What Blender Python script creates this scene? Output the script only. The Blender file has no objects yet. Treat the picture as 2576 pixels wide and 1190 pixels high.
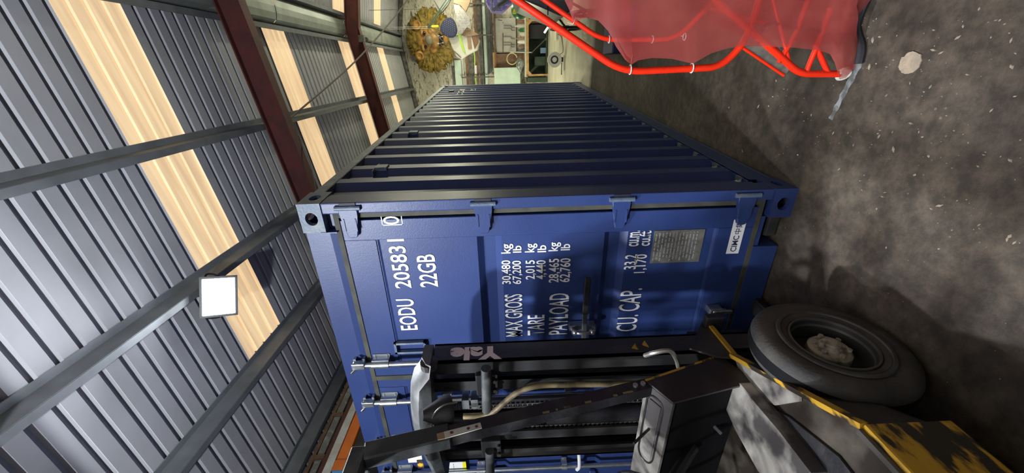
import bpy, bmesh, math, random
from mathutils import Vector, Matrix, noise
random.seed(7)
S = bpy.context.scene
COL = S.collection
PI = math.pi
# ------------------------------------------------------------------ camera
CAM = Vector((0.71803, -1.90261, 1.54566))
AX = Vector((-0.02092188, -0.03474206, -0.99917729))     # picture right
AY = Vector((-0.89632311, -0.44208524, 0.0341398))       # picture down
AZ = Vector((-0.44290762, 0.89629997, -0.02189086))      # looking direction
FPX = 995.08
cd = bpy.data.cameras.new('camera'); cam = bpy.data.objects.new('camera', cd); COL.objects.link(cam)
m3 = Matrix((AX, -AY, -AZ)).transposed()
cam.matrix_world = Matrix.Translation(CAM) @ m3.to_4x4()
cd.sensor_fit = 'HORIZONTAL'; cd.sensor_width = 36; cd.lens = FPX / 2576 * 36
cd.clip_start = 0.02; cd.clip_end = 200
S.camera = cam
# ------------------------------------------------------------------ world, lights, exposure
w = bpy.data.worlds.new('world'); S.world = w; w.use_nodes = True
w.node_tree.nodes['Background'].inputs[0].default_value = (0.9, 0.95, 1.0, 1)
w.node_tree.nodes['Background'].inputs[1].default_value = 0.5
S.view_settings.view_transform = 'Standard'; S.view_settings.look = 'None'
S.view_settings.gamma = 1; S.view_settings.use_curve_mapping = False
S.view_settings.exposure = 0.0
PHI = 0.055
BXA = Vector((math.cos(PHI), math.sin(PHI), 0)); BYA = Vector((-math.sin(PHI), math.cos(PHI), 0))
def B(x, y, z): return BXA * x + BYA * y + Vector((0, 0, z))      # building axes -> world
SL = 0.158
def roofz(x, off=0.0):                                             # underside of purlins on the left slope, mirrored at the ridge
    return 4.48 - SL * abs(1.40 - x) + SL * 0.18 + off
L_SEEN = (B(-1.10, 1.00, 3.95), Vector((0.42, -0.80, -0.60)), 60, (0.88, 0.94, 1.0))
L_FILL = (B(.5, -5.2, 1.8), Vector((-.10, .42, .90)), 560, (0.90, 0.95, 1.0))  # added fill lamp behind the camera, lifts the roof brightness
L_BACK = (Vector((-1.15, -4.0, 3.95)), Vector((0.10, 0.85, -0.50)), 84, (0.90, 0.95, 1.0))
L_SIDE = (Vector((-1.36, -1.70, 3.74)), Vector((1.36, 1.35, -3.74)), 17, (0.92, 0.95, 1.0))
def area(name, loc, d, energy, col, sx, sy, spread=PI):
    l = bpy.data.lights.new(name, 'AREA'); l.shape = 'RECTANGLE'; l.size = sx; l.size_y = sy
    l.energy = energy; l.color = col; l.spread = spread
    o = bpy.data.objects.new(name, l); COL.objects.link(o); o.location = loc
    o.rotation_euler = Vector(d).to_track_quat('-Z', 'Y').to_euler(); return o
area('floodlight_beam_seen', L_SEEN[0] + L_SEEN[1].normalized() * 0.05, L_SEEN[1], L_SEEN[2], L_SEEN[3], .26, .2, 2.3)
area('floodlight_beam_back', L_BACK[0] + L_BACK[1].normalized() * 0.05, L_BACK[1], L_BACK[2], L_BACK[3], .22, .16, 1.9)
area('floodlight_beam_side', L_SIDE[0] + L_SIDE[1].normalized() * 0.05, L_SIDE[1], L_SIDE[2], L_SIDE[3], .12, .10, 1.15)
area('floodlight_beam_stand', L_FILL[0] + L_FILL[1].normalized() * 0.05, L_FILL[1], L_FILL[2], L_FILL[3], .26, .2, 1.9)
TUBES = [(B(-.85, 9.3, 2.05), 170), (B(3.3, 5.2, 3.45), 140), (B(2.75, 9.3, 3.0), 200)]
for p, e in TUBES:
    for k in (-.5, 0, .5):
        l = bpy.data.lights.new('tube_light', 'POINT'); l.energy = e / 3; l.color = (1.0, 0.99, 0.72); l.shadow_soft_size = .06
        o = bpy.data.objects.new('tube_light', l); COL.objects.link(o); o.location = p + Vector((0, k, -.10))

# ------------------------------------------------------------------ helpers
def mat(name, col, rough=.5, metal=0.0, col2=None, scale=8, lo=.45, hi=.6, bump=0.0, bscale=40, emis=None, es=0, spec=.5, detail=6, alpha=None, stretch=None, trans=0):
    m = bpy.data.materials.new(name); m.use_nodes = True; n = m.node_tree.nodes; l = m.node_tree.links
    b = n['Principled BSDF']; b.inputs['Base Color'].default_value = (*col, 1)
    b.inputs['Roughness'].default_value = rough; b.inputs['Metallic'].default_value = metal
    b.inputs['Specular IOR Level'].default_value = spec
    tc = n.new('ShaderNodeTexCoord'); src = tc.outputs['Object']
    if stretch:
        mp = n.new('ShaderNodeMapping'); mp.inputs['Scale'].default_value = stretch; l.new(src, mp.inputs[0]); src = mp.outputs[0]
    if col2 is not None:
        t = n.new('ShaderNodeTexNoise'); t.inputs['Scale'].default_value = scale; t.inputs['Detail'].default_value = detail; l.new(src, t.inputs[0])
        r = n.new('ShaderNodeMapRange'); r.inputs[1].default_value = lo; r.inputs[2].default_value = hi; l.new(t.outputs[0], r.inputs[0])
        x = n.new('ShaderNodeMix'); x.data_type = 'RGBA'; x.inputs[6].default_value = (*col, 1); x.inputs[7].default_value = (*col2, 1)
        l.new(r.outputs[0], x.inputs[0]); l.new(x.outputs[2], b.inputs['Base Color'])
    if bump:
        t2 = n.new('ShaderNodeTexNoise'); t2.inputs['Scale'].default_value = bscale; t2.inputs['Detail'].default_value = 5; l.new(src, t2.inputs[0])
        bp = n.new('ShaderNodeBump'); bp.inputs['Strength'].default_value = bump; bp.inputs['Distance'].default_value = .02; l.new(t2.outputs[0], bp.inputs['Height']); l.new(bp.outputs[0], b.inputs['Normal'])
    if emis:
        b.inputs['Emission Color'].default_value = (*emis, 1); b.inputs['Emission Strength'].default_value = es
    if alpha is not None: b.inputs['Alpha'].default_value = alpha
    return m
_cur = {}
def origin(p):
    v = Vector((0, 0, 0))
    while p is not None: v += p.location; p = p.parent
    return v
def obj(name, bm, m, parent=None, loc=None, smooth=False):
    """link a bmesh given in world coordinates as one object"""
    me = bpy.data.meshes.new(name)
    bmesh.ops.recalc_face_normals(bm, faces=bm.faces)
    o = bpy.data.objects.new(name, me)
    base = origin(parent)
    if parent is None and loc is not None: o.location = loc; base = Vector(loc)
    bmesh.ops.translate(bm, verts=bm.verts, vec=-base)
    bm.to_mesh(me); bm.free()
    if m is not None:
        for mm in (m if isinstance(m, (list, tuple)) else [m]): me.materials.append(mm)
    if smooth:
        for p in me.polygons: p.use_smooth = True
        try: me.set_sharp_from_angle(angle=math.radians(38))
        except Exception: pass
    COL.objects.link(o)
    if parent is not None: o.parent = parent
    return o
def tag(o, label, cat, group=None):
    o['label'] = label; o['category'] = cat
    if group: o['group'] = group
    return o
def thing(name, label, cat, loc, group=None):
    o = bpy.data.objects.new(name, None); o.empty_display_size = .1; COL.objects.link(o); o.location = loc
    return tag(o, label, cat, group)
def struct(o): o['kind'] = 'structure'; return o
def BM(): return bmesh.new()
def hexa(bm, P):
    v = [bm.verts.new(p) for p in P]
    for f in ((0, 1, 2, 3), (7, 6, 5, 4), (0, 4, 5, 1), (1, 5, 6, 2), (2, 6, 7, 3), (3, 7, 4, 0)): bm.faces.new([v[i] for i in f])
    return bm
def box(bm, a, b, M=None):
    (x0, y0, z0), (x1, y1, z1) = a, b
    P = [Vector(p) for p in ((x0, y0, z0), (x1, y0, z0), (x1, y1, z0), (x0, y1, z0), (x0, y0, z1), (x1, y0, z1), (x1, y1, z1), (x0, y1, z1))]
    if M is not None: P = [M @ p for p in P]
    return hexa(bm, P)
MB = Matrix((( BXA.x, BYA.x, 0, 0), (BXA.y, BYA.y, 0, 0), (0, 0, 1, 0), (0, 0, 0, 1)))
def bbox(bm, a, b): return box(bm, a, b, MB)
def frame(d, up=Vector((0, 0, 1))):
    d = d.normalized()
    if abs(d.dot(up)) > .98: up = Vector((0, 1, 0))
    s = d.cross(up).normalized(); u = s.cross(d).normalized(); return s, u
def beam(bm, p, q, ws, wu, up=Vector((0, 0, 1))):
    p, q = Vector(p), Vector(q); s, u = frame(q - p, up)
    s = s * ws / 2; u = u * wu / 2
    return hexa(bm, [p - s - u, p + s - u, p + s + u, p - s + u, q - s - u, q + s - u, q + s + u, q - s + u])
def tube(bm, pts, r, n=10, caps=True):
    pts = [Vector(p) for p in pts]; rings = []
    rr = r if isinstance(r, (list, tuple)) else [r] * len(pts)
    s, u = frame(pts[1] - pts[0])
    for i, p in enumerate(pts):
        if 0 < i < len(pts) - 1: d = (pts[i + 1] - pts[i]).normalized() + (pts[i] - pts[i - 1]).normalized()
        elif i == 0: d = pts[1] - pts[0]
        else: d = pts[-1] - pts[-2]
        d.normalize(); s = (s - d * s.dot(d)).normalized(); u = s.cross(d).normalized()
        rings.append([bm.verts.new(p + (s * math.cos(2 * PI * k / n) + u * math.sin(2 * PI * k / n)) * rr[i]) for k in range(n)])
    for a, b in zip(rings, rings[1:]):
        for k in range(n): bm.faces.new((a[k], a[(k + 1) % n], b[(k + 1) % n], b[k]))
    if caps: bm.faces.new(rings[0]); bm.faces.new(rings[-1][::-1])
    return bm
def smooth_path(pts, k=6):
    pts = [Vector(p) for p in pts]; out = []
    P = [pts[0] * 2 - pts[1]] + pts + [pts[-1] * 2 - pts[-2]]
    for i in range(1, len(P) - 2):
        for j in range(k):
            t = j / k; a, b, c, d = P[i - 1:i + 3]
            out.append(.5 * ((2 * b) + (c - a) * t + (2 * a - 5 * b + 4 * c - d) * t * t + (3 * b - a - 3 * c + d) * t ** 3))
    out.append(pts[-1]); return out
def bend_path(pts, r=.08, k=6):
    """straight runs with rounded corners"""
    pts = [Vector(p) for p in pts]; out = [pts[0]]
    for a, b, c in zip(pts, pts[1:], pts[2:]):
        ra = min(r, (a - b).length * .45, (c - b).length * .45)
        p = b + (a - b).normalized() * ra; q = b + (c - b).normalized() * ra
        for j in range(k + 1):
            t = j / k; out.append(p * (1 - t) ** 2 + b * 2 * t * (1 - t) + q * t * t)
    out.append(pts[-1]); return out
def lathe(bm, prof, c, axis, n=32, closed=False):
    """prof = [(along axis, radius)]"""
    c = Vector(c); ax = Vector(axis).normalized(); s, u = frame(ax); rings = []
    for a, r in prof:
        rings.append([bm.verts.new(c + ax * a + (s * math.cos(2 * PI * k / n) + u * math.sin(2 * PI * k / n)) * max(r, 1e-4)) for k in range(n)])
    pr = list(zip(rings, rings[1:]))
    if closed: pr.append((rings[-1], rings[0]))
    for a, b in pr:
        for k in range(n): bm.faces.new((a[k], a[(k + 1) % n], b[(k + 1) % n], b[k]))
    if not closed: bm.faces.new(rings[0]); bm.faces.new(rings[-1][::-1])
    return bm
def prism(bm, poly, vec):
    vec = Vector(vec); a = [bm.verts.new(Vector(p)) for p in poly]; b = [bm.verts.new(Vector(p) + vec) for p in poly]; n = len(a)
    bm.faces.new(a); bm.faces.new(b[::-1])
    for i in range(n): bm.faces.new((a[i], a[(i + 1) % n], b[(i + 1) % n], b[i]))
    return bm
def strip(bm, prof, vec, th):
    """profile polyline swept by vec, given thickness vector th: a closed bent sheet"""
    vec = Vector(vec); th = Vector(th); prof = [Vector(p) for p in prof]
    A = [bm.verts.new(p) for p in prof]; Bv = [bm.verts.new(p + vec) for p in prof]
    C = [bm.verts.new(p + th) for p in prof]; D = [bm.verts.new(p + vec + th) for p in prof]
    for i in range(len(prof) - 1):
        bm.faces.new((A[i], A[i + 1], Bv[i + 1], Bv[i])); bm.faces.new((C[i], D[i], D[i + 1], C[i + 1]))
        bm.faces.new((A[i], C[i], C[i + 1], A[i + 1])); bm.faces.new((Bv[i], Bv[i + 1], D[i + 1], D[i]))
    bm.faces.new((A[0], Bv[0], D[0], C[0])); bm.faces.new((A[-1], C[-1], D[-1], Bv[-1]))
    return bm
def bevel(bm, w, seg=2):
    bmesh.ops.bevel(bm, geom=list(bm.edges), offset=w, segments=seg, affect='EDGES', profile=.6); return bm
def sphere(bm, c, r, sc=(1, 1, 1), M=None, sub=2):
    t = bmesh.new(); bmesh.ops.create_icosphere(t, subdivisions=sub, radius=1)
    vm = {}
    for v in t.verts:
        p = Vector((v.co.x * r * sc[0], v.co.y * r * sc[1], v.co.z * r * sc[2]))
        if M is not None: p = M @ p
        vm[v] = bm.verts.new(p + Vector(c))
    for f in t.faces: bm.faces.new([vm[v] for v in f.verts])
    t.free(); return bm
def ray(x, y): return (AX * (x - 1288) + AY * (y - 595) + AZ * FPX).normalized()
def hit(x, y, n, k):
    n = Vector(n); d = ray(x, y); return CAM + d * ((k - n.dot(CAM)) / n.dot(d))
def PX(x, y, k): return hit(x, y, (1, 0, 0), k)
def PY(x, y, k): return hit(x, y, (0, 1, 0), k)
def PZ(x, y, k=0): return hit(x, y, (0, 0, 1), k)
def PB(x, y, k): return hit(x, y, BYA, k)
def bc(p): return (p.dot(BXA), p.dot(BYA), p.z)
def text_mesh(body, offset=0.0, extrude=.0):
    c = bpy.data.curves.new('t', 'FONT'); c.body = body; c.offset = offset; c.extrude = extrude; c.resolution_u = 3
    o = bpy.data.objects.new('t', c); COL.objects.link(o)
    dg = bpy.context.evaluated_depsgraph_get(); dg.update()
    me = bpy.data.meshes.new_from_object(o.evaluated_get(dg)); bpy.data.objects.remove(o)
    bm = bmesh.new(); bm.from_mesh(me); bpy.data.meshes.remove(me); return bm
def fit_text(body, o, ex, ey, wid, hei, offset=.0):
    """text whose outline box fills wid x hei from corner o along unit vectors ex, ey"""
    bm = text_mesh(body, offset)
    xs = [v.co.x for v in bm.verts]; ys = [v.co.y for v in bm.verts]
    x0, x1, y0, y1 = min(xs), max(xs), min(ys), max(ys); o = Vector(o)
    for v in bm.verts:
        a = (v.co.x - x0) / (x1 - x0) * wid; b = (v.co.y - y0) / (y1 - y0) * hei
        v.co = o + Vector(ex) * a + Vector(ey) * b
    return bm
def merge(dst, src):
    me = bpy.data.meshes.new('tmp'); src.to_mesh(me); src.free(); dst.from_mesh(me); bpy.data.meshes.remove(me)
def dup(root, off, label=None, name=None):
    r = root.copy(); COL.objects.link(r); r.location = root.location + Vector(off)
    if label: r['label'] = label
    for ch in list(root.children):
        c = ch.copy(); COL.objects.link(c); c.parent = r
        for g in list(ch.children):
            d = g.copy(); COL.objects.link(d); d.parent = c
    return r

# ------------------------------------------------------------------ materials
M = {}
M['blue'] = mat('blue_paint', (.020, .038, .140), .40, .0, (.026, .050, .165), 3, .3, .7, .05, 120)
M['blue2'] = mat('blue_casting', (.09, .13, .20), .45, .0, (.17, .20, .23), 12, .5, .62, .15, 60)  # paler blue; the lamp's light on the top castings is painted in
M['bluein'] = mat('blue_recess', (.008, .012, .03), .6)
M['gasket'] = mat('gasket_rubber', (.060, .060, .045), .7, 0, (.035, .035, .03), 9, .4, .6)
M['steel'] = mat('zinc_steel', (.55, .58, .60), .32, .9, (.40, .42, .44), 20, .4, .7)
M['white'] = mat('white_vinyl', (.78, .78, .78), .5)
M['ink'] = mat('dark_ink', (.03, .04, .10), .5)
M['greyink'] = mat('grey_ink', (.30, .30, .32), .6)
M['plate'] = mat('alloy_plate', (.30, .29, .25), .38, .5, (.18, .18, .16), 25, .4, .65)
M['yellow_lbl'] = mat('yellow_label', (.80, .75, .02), .5)
M['black'] = mat('black_paint', (.012, .012, .015), .45, 0, (.035, .033, .032), 7, .5, .7, .1, 60)
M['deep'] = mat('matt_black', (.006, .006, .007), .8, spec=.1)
M['mastgrey'] = mat('mast_steel', (.032, .032, .034), .42, .3, (.075, .068, .060), 6, .48, .66, .12, 50, stretch=(1, 1, .35))
M['toprail'] = mat('worn_black_steel', (.035, .038, .04), .55, .0, (.085, .09, .092), 5, .5, .6, .1, 40)
M['cowl'] = mat('worn_grey_cowl', (.055, .05, .05), .38, .2, (.34, .32, .29), 6, .42, .6, .12, 30)  # worn grey; the pale mottle also paints in reflections
M['floorplate'] = mat('worn_floor_plate', (.030, .024, .020), .35, .3, (.10, .085, .07), 5, .5, .68, .1, 40)
M['yellow'] = mat('worn_yellow_paint', (.42, .24, .018), .45, 0, (.02, .015, .01), 11, .47, .53, .1, 40, stretch=(1.6, .5, 1.6))
M['tyre'] = mat('dusty_rubber', (.030, .029, .028), .75, 0, (.065, .058, .05), 6, .45, .65, .2, 70)
M['tyre2'] = mat('polished_rubber', (.055, .055, .055), .5, 0, (.035, .034, .033), 14, .4, .6)
M['hub'] = mat('dusty_hub', (.34, .31, .24), .6, .2, (.10, .085, .06), 22, .46, .62, .3, 60)
M['rim'] = mat('rim_dark', (.012, .011, .011), .6)
M['rimring'] = mat('rim_ring', (.09, .085, .08), .45, .4)
M['brass'] = mat('old_hose', (.24, .19, .10), .5, .2, (.08, .06, .04), 12, .5, .65)
M['red'] = mat('red_tube_paint', (.90, .030, .006), .35, 0, (.80, .025, .006), 9, .4, .7)
M['tie'] = mat('white_tie', (.75, .62, .58), .5)
M['roof'] = mat('roof_sheet_grey', (.40, .40, .43), .85, .0, (.34, .34, .36), 2.2, .35, .7, .03, 60, spec=.15)
M['purlin'] = mat('galvanised_purlin', (.17, .18, .20), .7, .1, (.13, .14, .15), 5, .4, .65)
M['rafter'] = mat('oxide_red_rafter', (.105, .022, .017), .7, 0, (.065, .017, .016), 6, .4, .65)
M['ridge'] = mat('ridge_flashing', (.30, .33, .31), .5, .2, (.22, .25, .23), 4, .4, .65)
M['board'] = mat('grey_weathered_board', (.16, .15, .13), .8, 0, (.08, .075, .065), 12, .4, .6, .3, 40)
M['wood'] = mat('pale_timber', (.56, .34, .15), .6, 0, (.42, .24, .10), 10, .4, .65, .1, 40)
M['mint'] = mat('mint_board', (.60, .74, .62), .5, 0, (.54, .68, .58), 6, .4, .6)
M['boardwhite'] = mat('off_white_board', (.55, .53, .49), .6, 0, (.48, .47, .42), 6, .4, .6)
M['darkgreen'] = mat('dark_green_panel', (.035, .055, .040), .6, 0, (.05, .08, .05), 5, .4, .6)
M['darkbox'] = mat('charcoal_plastic', (.025, .025, .032), .5)
M['greypipe'] = mat('grey_pipe', (.10, .115, .12), .4, .2)
M['card'] = mat('cardboard', (.36, .24, .15), .75, 0, (.30, .20, .12), 9, .4, .6)
M['lime'] = mat('lime_strip', (.45, .68, .12), .5)
M['purple'] = mat('purple_satin', (.16, .11, .42), .35, 0, (.34, .30, .62), 14, .5, .6)
M['green'] = mat('green_plastic', (.02, .16, .06), .35, 0, (.10, .26, .14), 6, .5, .6)
M['yel'] = mat('yellow_plastic', (.80, .72, .03), .4)
M['orange'] = mat('orange_beam', (.86, .20, .02), .45, 0, (.75, .17, .02), 6, .4, .6)
M['blueup'] = mat('blue_upright', (.10, .26, .46), .5)
M['maroon'] = mat('maroon_steel', (.12, .035, .03), .6)
M['cloth'] = mat('white_dust_sheet', (.62, .61, .54), .8, 0, (.52, .50, .43), 9, .4, .6, .3, 20)
M['plastic'] = mat('grey_plastic_wrap', (.22, .215, .20), .35, 0, (.38, .38, .37), 14, .5, .62, .4, 25)
M['brown'] = mat('brown_timber', (.22, .12, .07), .7, 0, (.15, .08, .05), 9, .4, .6)
M['rope'] = mat('old_rope', (.16, .13, .11), .8)
M['gold'] = mat('gold_mane', (.28, .19, .03), .6, .1, (.12, .08, .015), 9, .42, .62, .8, 18)
M['face'] = mat('gold_face', (.40, .22, .05), .5, .1, (.28, .14, .04), 10, .45, .6, .3, 30)
M['nose'] = mat('grey_nose', (.17, .15, .10), .5)
M['darkeye'] = mat('dark_eye', (.02, .012, .01), .15)
M['teal'] = mat('teal_strap', (.04, .08, .07), .5)
M['silverbag'] = mat('silver_sheet_plastic', (.34, .37, .36), .22, .4, (.12, .16, .13), 12, .45, .6, .6, 18)
M['dpl'] = mat('dull_alloy_tread', (.42, .40, .38), .35, .6, (.30, .28, .27), 18, .4, .6)
M['navy'] = mat('navy_fabric', (.016, .02, .06), .7)
M['lightdot'] = mat('pale_stitch', (.30, .32, .38), .7)
M['creamplast'] = mat('cream_plastic', (.70, .68, .58), .4)
M['mortar'] = mat('pale_mortar', (.45, .37, .27), .85, 0, (.34, .29, .22), 14, .4, .62, .3, 60)
M['debris'] = mat('pale_debris', (.42, .36, .28), .85, 0, (.22, .19, .15), 3, .4, .6)
M['chalk'] = mat('chalk_mark', (.26, .28, .30), .9, 0, (.10, .10, .10), 16, .42, .58)
M['lampblack'] = mat('lamp_housing', (.02, .022, .025), .4)
M['lampglow'] = mat('lamp_glow', (1, 1, 1), .4, emis=(.93, .97, 1.0), es=38)
M['tubeglow'] = mat('tube_glow', (1, 1, 1), .4, emis=(1, 1, .85), es=9)
M['bulb'] = mat('small_lamp_glow', (1, 1, 1), .4, emis=(1, .98, .93), es=5)
M['chrome'] = mat('bright_chrome', (.85, .85, .85), .12, 1)

def roofl():
    m = bpy.data.materials.new('rooflight_grp'); m.use_nodes = True; n = m.node_tree.nodes; l = m.node_tree.links
    b = n['Principled BSDF']; b.inputs['Base Color'].default_value = (.45, .36, .24, 1); b.inputs['Roughness'].default_value = .5
    tc = n.new('ShaderNodeTexCoord'); mp = n.new('ShaderNodeMapping'); mp.inputs['Scale'].default_value = (.5, 12, 2); l.new(tc.outputs['Object'], mp.inputs[0])
    t = n.new('ShaderNodeTexNoise'); t.inputs['Scale'].default_value = 1.4; t.inputs['Detail'].default_value = 4; l.new(mp.outputs[0], t.inputs[0])
    r = n.new('ShaderNodeValToRGB'); r.color_ramp.elements[0].position = .3; r.color_ramp.elements[0].color = (.60, .40, .22, 1)
    r.color_ramp.elements[1].position = .7; r.color_ramp.elements[1].color = (.82, .60, .35, 1)
    l.new(t.outputs[0], r.inputs[0]); l.new(r.outputs[0], b.inputs['Emission Color']); b.inputs['Emission Strength'].default_value = .95
    return m
M['rooflight'] = roofl()
def netmat():
    m = bpy.data.materials.new('red_netting'); m.use_nodes = True; n = m.node_tree.nodes; l = m.node_tree.links
    b = n['Principled BSDF']; b.inputs['Roughness'].default_value = .6
    tc = n.new('ShaderNodeTexCoord'); t = n.new('ShaderNodeTexNoise'); t.inputs['Scale'].default_value = 5; t.inputs['Detail'].default_value = 8; l.new(tc.outputs['Object'], t.inputs[0])
    r = n.new('ShaderNodeValToRGB'); r.color_ramp.elements[0].position = .3; r.color_ramp.elements[0].color = (.34, .040, .036, 1)
    r.color_ramp.elements[1].position = .7; r.color_ramp.elements[1].color = (.58, .11, .095, 1); l.new(t.outputs[0], r.inputs[0]); l.new(r.outputs[0], b.inputs['Base Color'])
    tr = n.new('ShaderNodeBsdfTranslucent'); tr.inputs[0].default_value = (.5, .07, .06, 1)
    mx = n.new('ShaderNodeMixShader'); mx.inputs[0].default_value = .25; l.new(b.outputs[0], mx.inputs[1]); l.new(tr.outputs[0], mx.inputs[2])
    tp = n.new('ShaderNodeBsdfTransparent'); mx2 = n.new('ShaderNodeMixShader'); mx2.inputs[0].default_value = .36
    l.new(mx.outputs[0], mx2.inputs[1]); l.new(tp.outputs[0], mx2.inputs[2]); l.new(mx2.outputs[0], n['Material Output'].inputs[0])
    return m
M['net'] = netmat()
def floormat():
    m = bpy.data.materials.new('oily_concrete'); m.use_nodes = True; n = m.node_tree.nodes; l = m.node_tree.links
    b = n['Principled BSDF']; tc = n.new('ShaderNodeTexCoord')
    def nz(s, d, rough=.6):
        t = n.new('ShaderNodeTexNoise'); t.inputs['Scale'].default_value = s; t.inputs['Detail'].default_value = d; t.inputs['Roughness'].default_value = rough; l.new(tc.outputs['Object'], t.inputs[0]); return t
    a = nz(1.1, 8); r = n.new('ShaderNodeValToRGB'); e = r.color_ramp.elements
    e[0].position = .36; e[0].color = (.030, .024, .019, 1); e[1].position = .66; e[1].color = (.135, .115, .092, 1); l.new(a.outputs[0], r.inputs[0])
    f = nz(14, 8, .7); rf = n.new('ShaderNodeValToRGB'); rf.color_ramp.elements[0].position = .40; rf.color_ramp.elements[0].color = (.55, .55, .55, 1); rf.color_ramp.elements[1].position = .65; rf.color_ramp.elements[1].color = (1.25, 1.2, 1.15, 1); l.new(f.outputs[0], rf.inputs[0])
    mu = n.new('ShaderNodeMix'); mu.data_type = 'RGBA'; mu.blend_type = 'MULTIPLY'; mu.inputs[0].default_value = 1; l.new(r.outputs[0], mu.inputs[6]); l.new(rf.outputs[0], mu.inputs[7])
    # the cleaner screed laid at the workshop end of the hall
    sx = n.new('ShaderNodeSeparateXYZ'); l.new(tc.outputs['Object'], sx.inputs[0])
    wob = n.new('ShaderNodeMath'); wob.operation = 'MULTIPLY_ADD'; wob.inputs[1].default_value = .5; l.new(a.outputs[0], wob.inputs[0]); l.new(sx.outputs[1], wob.inputs[2])
    mr = n.new('ShaderNodeMapRange'); mr.inputs[1].default_value = 5.25; mr.inputs[2].default_value = 5.5; l.new(wob.outputs[0], mr.inputs[0])
    cl = n.new('ShaderNodeValToRGB'); cl.color_ramp.elements[0].position = .3; cl.color_ramp.elements[0].color = (.40, .38, .28, 1); cl.color_ramp.elements[1].position = .7; cl.color_ramp.elements[1].color = (.58, .56, .44, 1)
    g = nz(2.5, 6); l.new(g.outputs[0], cl.inputs[0])
    mx = n.new('ShaderNodeMix'); mx.data_type = 'RGBA'; l.new(mr.outputs[0], mx.inputs[0]); l.new(mu.outputs[2], mx.inputs[6]); l.new(cl.outputs[0], mx.inputs[7])
    # small pale flecks trodden into the oil
    v = n.new('ShaderNodeTexVoronoi'); v.inputs['Scale'].default_value = 26; v.inputs['Randomness'].default_value = 1; l.new(tc.outputs['Object'], v.inputs[0])
    ca = nz(5, 3); cm = n.new('ShaderNodeMapRange'); cm.inputs[1].default_value = .45; cm.inputs[2].default_value = .75; cm.inputs[3].default_value = .03; cm.inputs[4].default_value = .17; l.new(ca.outputs[0], cm.inputs[0])
    ls = n.new('ShaderNodeMath'); ls.operation = 'LESS_THAN'; l.new(v.outputs['Distance'], ls.inputs[0]); l.new(cm.outputs[0], ls.inputs[1])
    m2 = n.new('ShaderNodeMath'); m2.operation = 'MULTIPLY'; m2.inputs[1].default_value = .55; l.new(ls.outputs[0], m2.inputs[0])
    fx = n.new('ShaderNodeMix'); fx.data_type = 'RGBA'; l.new(m2.outputs[0], fx.inputs[0]); l.new(mx.outputs[2], fx.inputs[6]); fx.inputs[7].default_value = (.26, .22, .17, 1)
    l.new(fx.outputs[2], b.inputs['Base Color'])
    b.inputs['Roughness'].default_value = .62; b.inputs['Specular IOR Level'].default_value = .3
    bp = n.new('ShaderNodeBump'); bp.inputs['Strength'].default_value = .35; bp.inputs['Distance'].default_value = .02; l.new(f.outputs[0], bp.inputs['Height']); l.new(bp.outputs[0], b.inputs['Normal'])
    return m
M['floor'] = floormat()
def wallmat():
    m = bpy.data.materials.new('flaking_whitewash'); m.use_nodes = True; n = m.node_tree.nodes; l = m.node_tree.links
    b = n['Principled BSDF']; b.inputs['Roughness'].default_value = .85; tc = n.new('ShaderNodeTexCoord')
    mp = n.new('ShaderNodeMapping'); mp.inputs['Scale'].default_value = (1.3, 1, 4.5); l.new(tc.outputs['Object'], mp.inputs[0])
    t = n.new('ShaderNodeTexNoise'); t.inputs['Scale'].default_value = 3.2; t.inputs['Detail'].default_value = 8; t.inputs['Roughness'].default_value = .65; t.inputs['Distortion'].default_value = 1.2; l.new(mp.outputs[0], t.inputs[0])
    r = n.new('ShaderNodeValToRGB'); e = r.color_ramp.elements; e[0].position = .36; e[0].color = (.12, .10, .07, 1); e[1].position = .47; e[1].color = (.60, .56, .45, 1)
    x = e.new(.70); x.color = (.76, .73, .63, 1); l.new(t.outputs[0], r.inputs[0]); l.new(r.outputs[0], b.inputs['Base Color'])
    bp = n.new('ShaderNodeBump'); bp.inputs['Strength'].default_value = .6; bp.inputs['Distance'].default_value = .04; l.new(t.outputs[0], bp.inputs['Height']); l.new(bp.outputs[0], b.inputs['Normal'])
    return m
M['wall'] = wallmat()
M['wallside'] = mat('side_cladding', (.16, .17, .18), .6, 0, (.12, .125, .13), 3, .4, .6)

# ================================================================== SETTING
XL, XR, YF, YB = -4.7, 7.5, -9.0, 12.0
RX = 1.40
bm = BM(); bbox(bm, (XL, YF, -.12), (XR, YB, 0)); struct(obj('floor', bm, M['floor']))
def zsheet(x): return roofz(x, .15)
def gable(y0, y1):
    b_ = BM()
    poly = [B(XL, y0, 0), B(XR, y0, 0), B(XR, y0, zsheet(XR) - .02), B(RX, y0, zsheet(RX) - .02), B(XL, y0, zsheet(XL) - .02)]
    return prism(b_, poly, BYA * (y1 - y0))
struct(obj('wall_back', gable(YB, YB + .2), M['wall']))
b_ = BM(); a = 3.9; dz0 = 3.3
prism(b_, [B(XL, YF - .2, 0), B(XL + .6, YF - .2, 0), B(XL + .6, YF - .2, dz0), B(XR - .6, YF - .2, dz0), B(XR - .6, YF - .2, 0), B(XR, YF - .2, 0), B(XR, YF - .2, zsheet(XR) - .02), B(RX, YF - .2, zsheet(RX) - .02), B(XL, YF - .2, zsheet(XL) - .02)], BYA * .2)
struct(obj('wall_front', b_, M['wallside']))
b_ = BM(); bbox(b_, (XL - 3, YF - 14, -.14), (XR + 3, YF - .2, -.005)); struct(obj('yard_ground', b_, M['mortar']))
for nm, x0, x1 in (('wall_left', XL - .15, XL), ('wall_right', XR, XR + .15)):
    bm = BM(); bbox(bm, (x0, YF, 0), (x1, YB, zsheet(x0 if nm == 'wall_left' else x1))); struct(obj(nm, bm, M['wallside']))
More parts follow.
